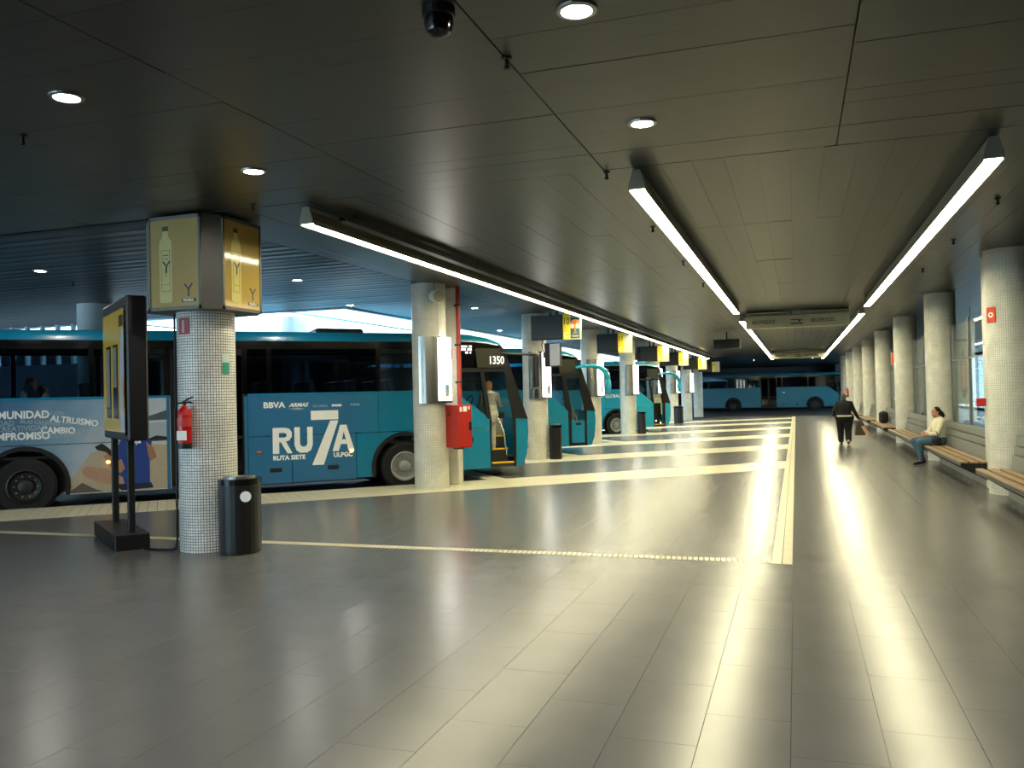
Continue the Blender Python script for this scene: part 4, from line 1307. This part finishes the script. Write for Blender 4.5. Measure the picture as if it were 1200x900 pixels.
# side monitor on the third column
t = thing('monitor', 'grey screen monitor in a black case on the third bus side column', 'monitor', (-6.42, 21.9, 2.52), math.radians(-8))
MB().bbox(0, 0, 0, .46, .14, .64, .012).build('case', M_BLACK, t)
MB().box(.16, -.006, .03, .45, .0, .62).build('screen', mat('grey_screen', '8d8e94', rough=.3, emit=.25, ecol=rgb('8d8e94')), t)
MB().box(-.06, .05, .25, .0, .1, .4).tube([(-.05, .07, .4), (-.1, .05, .6), (-.05, .05, .75)], .012).build('wall_mount', M_BLACK, t)
# central hanging display far down the hall
t = thing('hanging_display', 'dark rectangular display hanging on a pole left of the walkway', 'display', (-2.95, 33.0, 3.36))
MB().bbox(0, 0, 0, .98, .14, .36, .01).build('display_case', M_BLACK, t)
MB().box(.03, -.006, .03, .95, .0, .33).build('screen', M_SCREEN, t)
MB().cyl((.49, .07, .36), (.49, .07, CEIL - 3.36), .025, n=10).build('pole', M_BLACK, t)

# ------------------------------------------------------------------ ceiling air curtains
def air_curtain(label, x0, x1, y, z0=3.55, z1=3.98):
    t = thing('air_curtain', label, 'air curtain', ((x0 + x1) / 2, y, z0), 0, 'ceiling air curtains')
    w = (x1 - x0) / 2
    h = z1 - z0
    m = mat('air_curtain_beige', 'aaa78c', rough=.5)
    for (a, b) in ((-w, -.2), (.2, w)):
        MB().prism([(0, 0), (.55, 0), (.55, h), (.12, h), (0, h * .72)], a, b - .0, 'x').build('housing', m, t)
        text('lettering', 'BIOPESO2', .15, mat('black_print', '16150f', rough=.6), t, ((a + b) / 2 - .1, -.004, .09), ext=.001, ox=.001, sx=.95, align='CENTER')
    MB().prism([(.02, .01), (.5, .01), (.5, h - .02), (.14, h - .02), (.02, h * .7)], -.2, .2, 'x').build('centre_section', m, t)
    q = MB().box(-.16, -.0, .06, .16, .02, .09).box(-.16, -.0, .17, .16, .02, .19).box(.04, -.005, .12, .1, .02, .16)
    q.build('vent', M_BLACK, t)
    MB().bbox(-.14, -.02, h - .08, .14, .1, h + .02, .01).bbox(-.36, .0, h - .05, -.16, .08, h + .01, .01).bbox(.16, .0, h - .05, .40, .08, h + .01, .01).build('valve_box', M_ALU, t)
    MB().cyl((-w, .05, h - .02), (w, .05, h - .02), .018, n=8).build('pipe', M_ALU, t)
    MB().box(-w, -.005, -.02, w, .5, .0).build('outlet_rail', mat('rail_cream', 'a8a488', rough=.5), t)
    return t
air_curtain('beige air curtain across the ceiling, the nearer of two', -1.32, 1.44, 25.0)
air_curtain('beige air curtain across the ceiling, the farther small one', -1.32, 1.60, 51.0)

# ------------------------------------------------------------------ benches
def bench(label, y0, y1):
    t = thing('bench', label, 'bench', (2.68, y0, 0), 0, 'benches along the glass wall')
    L = y1 - y0
    for (x, w) in ((0.0, .11), (.17, .11), (.34, .11)):
        MB().bbox(x, .0, .43, x + w, L, .46, .006).build('seat_slat', M_WOOD, t)
    fr = MB().box(.02, .02, .39, .44, .06, .43).box(.02, L - .06, .39, .44, L - .02, .43).box(.05, .02, .395, .08, L - .02, .43).box(.38, .02, .395, .41, L - .02, .43)
    fr.build('seat_frame', M_BLACK, t)
    n = int(L / .5)
    br = MB().prism([(.0, .39), (.46, .39), (.50, .12), (.44, .12)], -.025, .025, 'y').mesh('bracket', M_BLACK)
    MB().box(.0, .01, .375, .05, L - .01, .428).build('front_beam', M_BLACK, t)
    for i in range(n + 1):
        place('bracket', br, t, (0, .05 + (L - .1) * i / n, 0))
    # back: folded sheet metal wall
    MB().prism([(.46, .0), (.70, 0), (.70, .95), (.66, .98), (.585, .98), (.575, .84), (.605, .83), (.605, .815), (.555, .81), (.545, .70), (.575, .69), (.575, .675), (.525, .67), (.46, .12)], .0 + .25, L - .02, 'y').build('backrest', M_GREYBENCH, t)
    MB().box(.555, .25, .795, .57, L - .02, .81).build('back_groove', M_BLACK, t) if False else None
    MB().prism([(.445, 0), (.71, 0), (.71, .98), (.57, .98), (.49, .66), (.445, .1)], .22, .25, 'y').build('end_plate', M_GREYBENCH, t)
    return t
BL = ['slatted wooden bench with grey back at the right edge, nearest the camera', 'slatted wooden bench with grey back where the woman in white sits', 'slatted wooden bench with grey back, third from the camera',
      'slatted wooden bench with grey back, fourth from the camera', 'slatted wooden bench with grey back, fifth from the camera', 'slatted wooden bench with grey back, sixth from the camera']
bench(BL[0], 9.6, 15.15)
for k in range(0, 5):
    bench(BL[k + 1], RY[k] + .70, RY[k + 1] - .66)
# bins by the columns
bin_('tall dark bin at the foot of the third bus side column', -6.27, 22.30, math.radians(20), .34, .3, .92, False)
bin_('tall dark bin at the foot of the column beside the third bus', -6.27, 35.95, math.radians(20), .34, .3, .92, False)
bin_('tall dark bin standing near the seventh bus side column', -6.2, 47.5, math.radians(20), .5, .4, .92, False)

# ------------------------------------------------------------------ signs and things on the bench side
def flat_sign(name, label, x, y, z, w, h, rz, m, icon):
    t = thing(name, label, 'sign', (x, y, z), rz)
    MB().box(-w / 2, -.012, 0, w / 2, 0, h).build('plate', m, t)
    icon(t, w, h)
    return t
def ic_hose(t, w, h):
    MB().prism(arc(0, h / 2, w * .30, 0, 360, 16)[:-1], -.016, -.012, 'y').build('icon', M_WHITEP, t)
    MB().prism(arc(0, h / 2, w * .12, 0, 360, 12)[:-1], -.019, -.016, 'y').build('icon', M_RED, t)
def ic_ext(t, w, h):
    MB().prism([(-w * .14, h * .18), (w * .10, h * .18), (w * .10, h * .66), (.0, h * .82), (-w * .14, h * .7)], -.016, -.012, 'y').build('icon', mat('icon_yellow', 'f0c86a', rough=.5), t)
    MB().box(-w / 2, -.014, 0, w / 2, -.012, .03).box(-w / 2, -.014, h - .03, w / 2, -.012, h).box(-w / 2, -.014, 0, -w / 2 + .03, -.012, h).box(w / 2 - .03, -.014, 0, w / 2, -.012, h).build('border', mat('sign_pink', 'e0988a', rough=.5), t)
M_ORED = mat('sign_orange_red', 'd8481e', rough=.4)
flat_sign('hose_sign', 'red fire hose sign on the nearest bench column', 3.04, 15.52, 2.80, .15, .25, math.radians(-50), M_ORED, ic_hose)
flat_sign('extinguisher_sign', 'orange red extinguisher sign above the extinguisher by the glass wall', 3.34, 32.25, 2.55, .36, .42, math.radians(-30), M_ORED, ic_ext)
tag(MB().bbox(-.07, -.05, 0, .07, .05, .14, .01).build('call_point', M_RED, None, (3.02, 16.42, 1.42)), 'small red fire call point left of the nearest bench column', 'alarm')
# hall behind the glass: banner and dark armchair
t = thing('hanging_banner', 'white hanging banner with an orange pencil shaped print behind the glass', 'banner', (4.55, 27.0, 1.24), math.radians(-22))
MB().box(-.22, -.01, 0, .22, 0, 1.80).build('banner_sheet', mat('banner_white', 'd8d6cc', rough=.6), t)
MB().box(-.24, -.02, 1.80, .24, .01, 1.86).build('banner_rail', M_BLACK, t)
for x in (-.2, .2):
    MB().cyl((x, -.005, 1.86), (x, -.005, CEIL - 1.24), .006, n=6).build('cord', M_BLACK, t)
MB().box(-.09, -.013, .42, .09, -.01, 1.25).build('banner_print', mat('banner_orange', 'cf4a1c', rough=.5), t)
MB().prism([(-.09, .42), (.09, .42), (.02, .16), (-.02, .16)], -.013, -.01, 'y').build('banner_print', M_BLACK, t)
MB().prism([(-.09, 1.25), (.09, 1.25), (.0, 1.62)], -.013, -.01, 'y').build('banner_print', mat('banner_grey', '9a9892', rough=.5), t)
text('lettering', 'INFORMACIÓN', .11, mat('banner_ink', 'f0d8c0', rough=.5), t, (.035, -.0145, .46), (PI / 2, -PI / 2, 0), ext=.0008, sx=.95)
t = thing('armchair', 'black armchair standing in the hall behind the glass', 'armchair', (4.9, 25.0, 0), math.radians(200))
MB().bbox(-.4, -.4, .12, .4, .4, .48, .06).build('seat', M_BLACK, t)
MB().bbox(-.45, .3, .12, .45, .5, .95, .06).build('backrest', M_BLACK, t)
for x in (-.45, .35):
    MB().bbox(x, -.4, .12, x + .12, .4, .68, .04).build('armrest', M_BLACK, t)
for x in (-.36, .36):
    for y in (-.34, .4):
        MB().cyl((x, y, -.01), (x, y, .13), .02, n=8).build('leg', M_ALU, t)
# ------------------------------------------------------------------ people
def remesh(o, vox, smooth=4):
    m = o.modifiers.new('remesh', 'REMESH')
    m.mode = 'VOXEL'; m.voxel_size = vox; m.use_smooth_shade = True
    s = o.modifiers.new('smooth', 'SMOOTH'); s.iterations = smooth; s.factor = .5
    return o
def V(*a):
    return Vector(a)
def hand(mb_, wrist, direction, palm_n, size=1.0, curl=.6, left=False):
    """palm with four fingers and a thumb; direction = along the hand, palm_n = palm side normal"""
    d = Vector(direction).normalized()
    n = (Vector(palm_n) - d * Vector(palm_n).dot(d)).normalized()
    s = d.cross(n).normalized() * (-1 if left else 1)
    w = Vector(wrist)
    pc = w + d * .05 * size
    R = Matrix((s, n, d)).transposed()
    mb_.ell(pc, (.040 * size, .017 * size, .052 * size), 12, 8, R)
    for i, (off, ln) in enumerate(((-.028, .066), (-.0095, .076), (.0095, .071), (.028, .055))):
        p = w + d * .09 * size + s * off * size
        ln *= size
        a1, a2, a3 = curl * .7, curl * 1.6, curl * 2.2
        q1 = p + (d * math.cos(a1) + n * math.sin(a1)) * ln * .45
        q2 = q1 + (d * math.cos(a2) + n * math.sin(a2)) * ln * .32
        q3 = q2 + (d * math.cos(a3) + n * math.sin(a3)) * ln * .23
        mb_.cap(p - d * .02, .0085 * size, q1, .0082 * size, 8); mb_.cap(q1, .0082 * size, q2, .0075 * size, 8); mb_.cap(q2, .0075 * size, q3, .0066 * size, 8)
    tb = w + d * .03 * size - s * .03 * size
    t1 = tb + (d * .6 - s * .6 + n * .35).normalized() * .036 * size
    t2 = t1 + (d * .85 - s * .25 + n * .4).normalized() * .028 * size
    mb_.cap(tb, .011 * size, t1, .0095 * size, 8); mb_.cap(t1, .0095 * size, t2, .008 * size, 8)

def head(mb_, c, fwd, size=1.0):
    """head centre c, facing fwd (unit), made of skull, jaw, nose, ears"""
    f = Vector(fwd).normalized(); up = Vector((0, 0, 1)); s = f.cross(up).normalized(); up = s.cross(f)
    R = Matrix((s, f, up)).transposed()
    c = Vector(c)
    mb_.ell(c + up * .02 * size, (.074 * size, .092 * size, .098 * size), 16, 12, R)
    mb_.ell(c - up * .05 * size + f * .022 * size, (.056 * size, .066 * size, .07 * size), 14, 10, R)
    mb_.cap(c + f * .088 * size + up * .01 * size, .008 * size, c + f * .104 * size - up * .022 * size, .013 * size, 8)
    mb_.ell(c + f * .08 * size - up * .062 * size, (.024 * size, .014 * size, .009 * size), 10, 6, R)
    mb_.ell(c + f * .068 * size - up * .098 * size, (.022 * size, .018 * size, .016 * size), 10, 6, R)
    for k in (-1, 1):
        mb_.ell(c + s * .076 * size * k - up * .012 * size - f * .005 * size, (.010 * size, .02 * size, .033 * size), 10, 8, R)
    return c, f, s, up
def face_parts(root, c, f, s, up, size=1.0):
    e = MB()
    for k in (-1, 1):
        p = c + f * .082 * size + s * .031 * size * k + up * .012 * size
        MB().ell(p, .011 * size, 10, 6).build('eye', mat('eye_dark', '1b1512', rough=.2), root)
    p = c + f * .094 * size - up * .062 * size
    R = Matrix((s, f, up)).transposed()
    MB().ell(p, (.024 * size, .006 * size, .008 * size), 10, 6, R).build('mouth', mat('lips', '8f4a42', rough=.5), root)

def person(label, loc, rz, J, look):
    """J: joint positions in local coordinates (x right, y forward, z up); look: clothes"""
    root = thing('person', label, 'person', loc, rz)
    b = MB()
    hc = Vector(J['head'])
    c, f, s, up = head(b, hc, J.get('face', (0, 1, 0)), J.get('hs', 1.0))
    b.cap(hc - up * .06 - f * .01, .055, J['neck'], .06)
    top, bot = MB(), MB()
    # torso
    ch, wa, pe = Vector(J['chest']), Vector(J['waist']), Vector(J['pelvis'])
    fat = look.get('fat', 1.0)
    R = Matrix.Identity(3)
    side = Vector(J.get('side', (1, 0, 0))).normalized()
    fw = Vector((0, 0, 1)).cross(side)
    R = Matrix((side, fw, Vector((0, 0, 1)))).transposed()
    for mb_, g in ((b, 0), (top, .016)):
        mb_.ell(ch, (.165 * fat + g, .115 * fat + g, .19 + g), 16, 10, R)
        mb_.ell(wa, (.145 * fat + g, .115 * fat + g, .16 + g), 16, 10, R)
        mb_.ell((ch + wa) / 2, (.155 * fat + g, .115 * fat + g, .16 + g), 16, 10, R)
        mb_.cap(Vector(J['neck']) - V(0, 0, .01), .05 + g, ch + V(0, 0, .12), .09 + g)
        mb_.ell(pe + V(0, 0, .05), (.165 * fat + g, .125 * fat + g, .12 + g), 16, 10, R)
    b.ell(pe, (.165 * fat, .125 * fat, .13), 16, 10, R)
    bot.ell(pe, (.17 * fat + .03, .13 * fat + .035, .17), 16, 10, R)
    sleeve = look.get('sleeve', 1.0)
    for sd in ('l', 'r'):
        sh, el, wr = Vector(J['sh_' + sd]), Vector(J['el_' + sd]), Vector(J['wr_' + sd])
        b.cap(ch + V(0, 0, .12), .07, sh, .055); b.cap(sh, .05, el, .038); b.cap(el, .037, wr, .026)
        top.cap(ch + V(0, 0, .11), .085, sh, .072); top.cap(sh, .07, el, .058)
        if sleeve > 0:
            e2 = el + (wr - el) * sleeve
            top.cap(el, .057, e2, .046)
        hd = Vector(J.get('hd_' + sd, tuple((wr - el).normalized())))
        hand(b, wr, hd, J.get('pn_' + sd, (0, 1, 0)), 1.0, J.get('curl_' + sd, .6), sd == 'l')
        hp, kn, an, to = Vector(J['hip_' + sd]), Vector(J['kn_' + sd]), Vector(J['an_' + sd]), Vector(J['toe_' + sd])
        b.cap(hp, .085, kn, .055); b.cap(kn, .056, (kn + an) / 2, .052); b.cap((kn + an) / 2, .052, an, .036)
        b.cap(an - V(0, 0, .035), .036, to, .028)
        leg = look.get('leg', 1.0)
        bot.cap(hp, .112 * fat ** .8, kn, .08 * fat ** .6); e3 = kn + (an - kn) * leg
        bot.cap(kn, .08 * fat ** .6, e3, .075 - .02 * leg + look.get('flare', 0))
        shoe = MB()
        az = an - V(0, 0, .05)
        shoe.cap(az - (to - an).normalized() * .02, .042, Vector(to) + V(0, 0, .004), .034)
        so = shoe.build('shoe', look['shoe'], root); remesh(so, .008, 3)
    o = b.build('body', look.get('skin', M_SKIN), root); remesh(o, .0065, 3)
    to_ = top.build('top', look['top'], root); remesh(to_, .011, 5)
    bo = bot.build('trousers', look['bottom'], root); remesh(bo, .011, 5)
    face_parts(root, c, f, s, up, J.get('hs', 1.0))
    # hair
    hr = MB()
    Rh = Matrix((s, f, up)).transposed()
    hr.ell(c + up * .04 - f * .018, (.083, .094, .088), 16, 10, Rh)
    hr.ell(c - f * .045 - up * .01, (.078, .06, .085), 16, 10, Rh)
    for p, r in look.get('hair_extra', []):
        hr.ell(c + s * p[0] + f * p[1] + up * p[2], r, 12, 8, Rh)
    h = hr.build('hair', look['hair'], root); remesh(h, .009, 4)
    return root

M_BLK_CLOTH = mat('black_cloth', '0d0d0e', rough=.85)
M_WHT_CLOTH = mat('cream_knit', 'd9d2bb', rough=.85, var=.06, bump=.3, bscale=80)
M_JEANS = mat('blue_jeans', '3f5c72', rough=.85, var=.15, scale=25)
M_GRYJ = mat('grey_jacket', '8b8a82', rough=.85, var=.2, scale=14)
M_WPANTS = mat('white_trousers', 'c3c0b2', rough=.85)
M_GREYHAIR = mat('grey_brown_hair', '55524a', rough=.7, var=.3, scale=40)
M_BLOND = mat('reddish_blond_hair', 'b4794a', rough=.6, var=.2, scale=40)

# walker in black, seen from behind, walking away (+Y)
JW = dict(head=(-.01, .03, 1.49), face=(.05, 1, -.05), neck=(0, .0, 1.36), chest=(0, 0, 1.20), waist=(0, 0, 1.0), pelvis=(0, 0, .86),
          sh_l=(-.19, 0, 1.30), el_l=(-.30, -.04, 1.06), wr_l=(-.30, .14, .92), sh_r=(.19, 0, 1.30), el_r=(.29, -.02, 1.05), wr_r=(.40, .04, .84), hd_r=(.12, .05, -1), pn_r=(-1, 0, 0), curl_r=1.0,
          hip_l=(-.10, 0, .84), kn_l=(-.10, .10, .46), an_l=(-.10, .04, .085), toe_l=(-.12, .20, .032), hip_r=(.10, 0, .84), kn_r=(.09, .0, .46), an_r=(.09, -.22, .12), toe_r=(.10, -.06, .034))
walker = person('person in black clothes walking away down the aisle with a shopping bag', (1.40, 28.25, 0), 0.0, JW,
       dict(top=M_BLK_CLOTH, bottom=M_BLK_CLOTH, shoe=M_BLACK, hair=M_GREYHAIR, fat=1.32, leg=.84, flare=.02))
MB().lathe([(.20, .885), (.235, .89), (.24, .915), (.22, .93)], n=28).build('belt', M_WHT_CLOTH, walker)
o = bpy.data.objects[walker.children[-1].name]; o.scale = (1.13, .87, 1)
bag = thing('shopping_bag', 'brown patterned shopping bag in the walking person\'s right hand', 'bag', (1.84, 28.30, .30), math.radians(10))
MB().prism([(-.15, .0), (.15, 0), (.12, .36), (-.10, .36)], -.07, .07, 'y').build('bag_body', mat('bag_brown', '4b3b26', rough=.7, var=.5, scale=22), bag)
MB().tube([(-.06, 0, .34), (-.05, 0, .44), (.0, 0, .50), (.05, 0, .44), (.07, 0, .34)], .009).build('bag_handle', mat('bag_strap', '2a2016', rough=.7), bag)
MB().prism([(.02, .27), (.11, .30), (.27, .05), (.17, .01)], -.085, -.072, 'y').build('pink_flap', mat('bag_pink', 'd3a98c', rough=.6), bag)

# seated woman in white, facing the bus side (-X)
JS = dict(head=(.02, .02, 1.19), face=(-.25, 1, .02), neck=(0, -.03, 1.06), chest=(0, -.05, .88), waist=(0, -.04, .68), pelvis=(0, .0, .555),
          sh_l=(-.18, -.03, .97), el_l=(-.24, .10, .72), wr_l=(-.08, .30, .70), hd_l=(.8, .45, -.1), pn_l=(.2, -1, -.3), sh_r=(.18, -.03, .97), el_r=(.24, .10, .72), wr_r=(.08, .30, .73), hd_r=(-.8, .35, -.1), pn_r=(0, -1, -.3),
          hip_l=(-.10, .05, .555), kn_l=(-.13, .44, .52), an_l=(-.10, .40, .12), toe_l=(-.12, .56, .04), hip_r=(.10, .05, .555), kn_r=(.12, .46, .53), an_r=(.08, .30, .11), toe_r=(.07, .46, .04))
sit = person('person in a cream sweater and blue jeans sitting on the bench, dark hair tied back', (3.0, 21.15, 0), math.radians(90 + 12), JS,
       dict(top=M_WHT_CLOTH, bottom=M_JEANS, shoe=M_BLACK, hair=M_HAIRD, fat=1.12, sleeve=.55, leg=.93,
            hair_extra=[((0, -.12, -.03), (.06, .07, .065)), ((0, -.16, -.07), (.05, .06, .06)), ((0, -.08, 0), (.07, .06, .07))]))
bg_ = thing('handbag', 'small dark handbag beside the seated person in the cream sweater', 'bag', (2.93, 20.86, .46), math.radians(100))
MB().bbox(-.14, -.07, 0, .14, .07, .17, .03).build('bag_body', M_BLK_CLOTH, bg_)
MB().tube([(-.1, 0, .16), (-.09, 0, .26), (0, 0, .31), (.09, 0, .26), (.1, 0, .16)], .01).build('bag_handle', M_BLACK, bg_)
bg2 = thing('backpack', 'dark bag standing on the fourth bench', 'bag', (3.0, 33.6, .46), math.radians(95))
MB().bbox(-.2, -.14, 0, .2, .14, .42, .07).build('bag_body', M_BLK_CLOTH, bg2)
MB().tube([(-.06, 0, .4), (0, 0, .47), (.06, 0, .4)], .012).build('bag_handle', M_BLACK, bg2)

# boarding person in the open doorway of the nearest bus (bus local -> world)
def b1(x, y, z):
    c, s = math.cos(BANG), math.sin(BANG)
    return (BUS1[0] + x * c - y * s, BUS1[1] + x * s + y * c, BUS1[2] + z)
JB = dict(head=(0, .04, 1.42), face=(.25, 1, 0), neck=(0, .0, 1.29), chest=(0, 0, 1.13), waist=(0, 0, .93), pelvis=(0, 0, .80), hs=.95,
          sh_l=(-.17, 0, 1.22), el_l=(-.22, .06, .98), wr_l=(-.14, .24, .94), sh_r=(.17, 0, 1.22), el_r=(.25, .08, 1.0), wr_r=(.34, .24, .98), hd_r=(.5, .8, 0), pn_r=(0, 0, -1),
          hip_l=(-.08, 0, .78), kn_l=(-.08, .05, .43), an_l=(-.07, .0, .085), toe_l=(-.09, .15, .034), hip_r=(.08, 0, .78), kn_r=(.07, .04, .43), an_r=(.06, -.03, .085), toe_r=(.07, .12, .034))
brd = person('person with short reddish hair and a grey hooded jacket boarding the nearest bus', b1(2.13, .50, .725), BANG, JB,
       dict(top=M_GRYJ, bottom=M_WPANTS, shoe=mat('white_shoe', 'd8d6cc', rough=.6), hair=M_BLOND, fat=1.0, sleeve=.9))
hd_ = MB().ell((0, -.03, 1.265), (.135, .10, .05), 16, 8).build('hood_collar', M_WHT_CLOTH, brd); remesh(hd_, .012, 3)
ds = MB().lathe([(.19, .62), (.185, .8), (.16, 1.0)], n=24).build('tunic', mat('floral_fabric', 'a9a899', rough=.85, var=.45, scale=16), brd); ds.scale = (1, .85, 1)
rb = thing('shoulder_bag', 'black shoulder bag on the right side of the boarding person', 'bag', b1(2.36, .36, 1.42), BANG)
MB().bbox(-.06, -.05, 0, .06, .05, .14, .02).build('bag_body', M_BLK_CLOTH, rb)
MB().tube([(-.03, 0, .13), (-.16, .04, .52)], .007).build('bag_strap', M_BLACK, rb)

# passenger seen through the rear window of the nearest bus
JP = dict(head=(0, .02, 1.19), face=(0, 1, -.06), neck=(0, -.03, 1.06), chest=(0, -.05, .88), waist=(0, -.04, .68), pelvis=(0, .0, .555),
          sh_l=(-.17, -.03, .97), el_l=(-.22, .12, .75), wr_l=(-.10, .26, .98), hd_l=(0, .2, 1), pn_l=(0, -1, 0), sh_r=(.17, -.03, .97), el_r=(.22, .16, .76), wr_r=(.10, .26, 1.0), hd_r=(0, .1, 1), pn_r=(0, -1, 0),
          hip_l=(-.10, .05, .555), kn_l=(-.11, .46, .56), an_l=(-.10, .46, .15), toe_l=(-.11, .60, .07), hip_r=(.10, .05, .555), kn_r=(.11, .46, .56), an_r=(.10, .46, .15), toe_r=(.11, .60, .07))
person('passenger with long dark hair in a pale top sitting behind the rear bus window', b1(-6.90, .40, 1.13), BANG - PI / 2, JP,
       dict(top=mat('pale_top', 'b7bcc0', rough=.8), bottom=M_JEANS, shoe=M_BLACK, hair=M_HAIRD, fat=.95,
            hair_extra=[((0, -.07, -.10), (.085, .05, .12)), ((.05, -.03, -.12), (.035, .05, .12)), ((-.05, -.03, -.12), (.035, .05, .12))]))
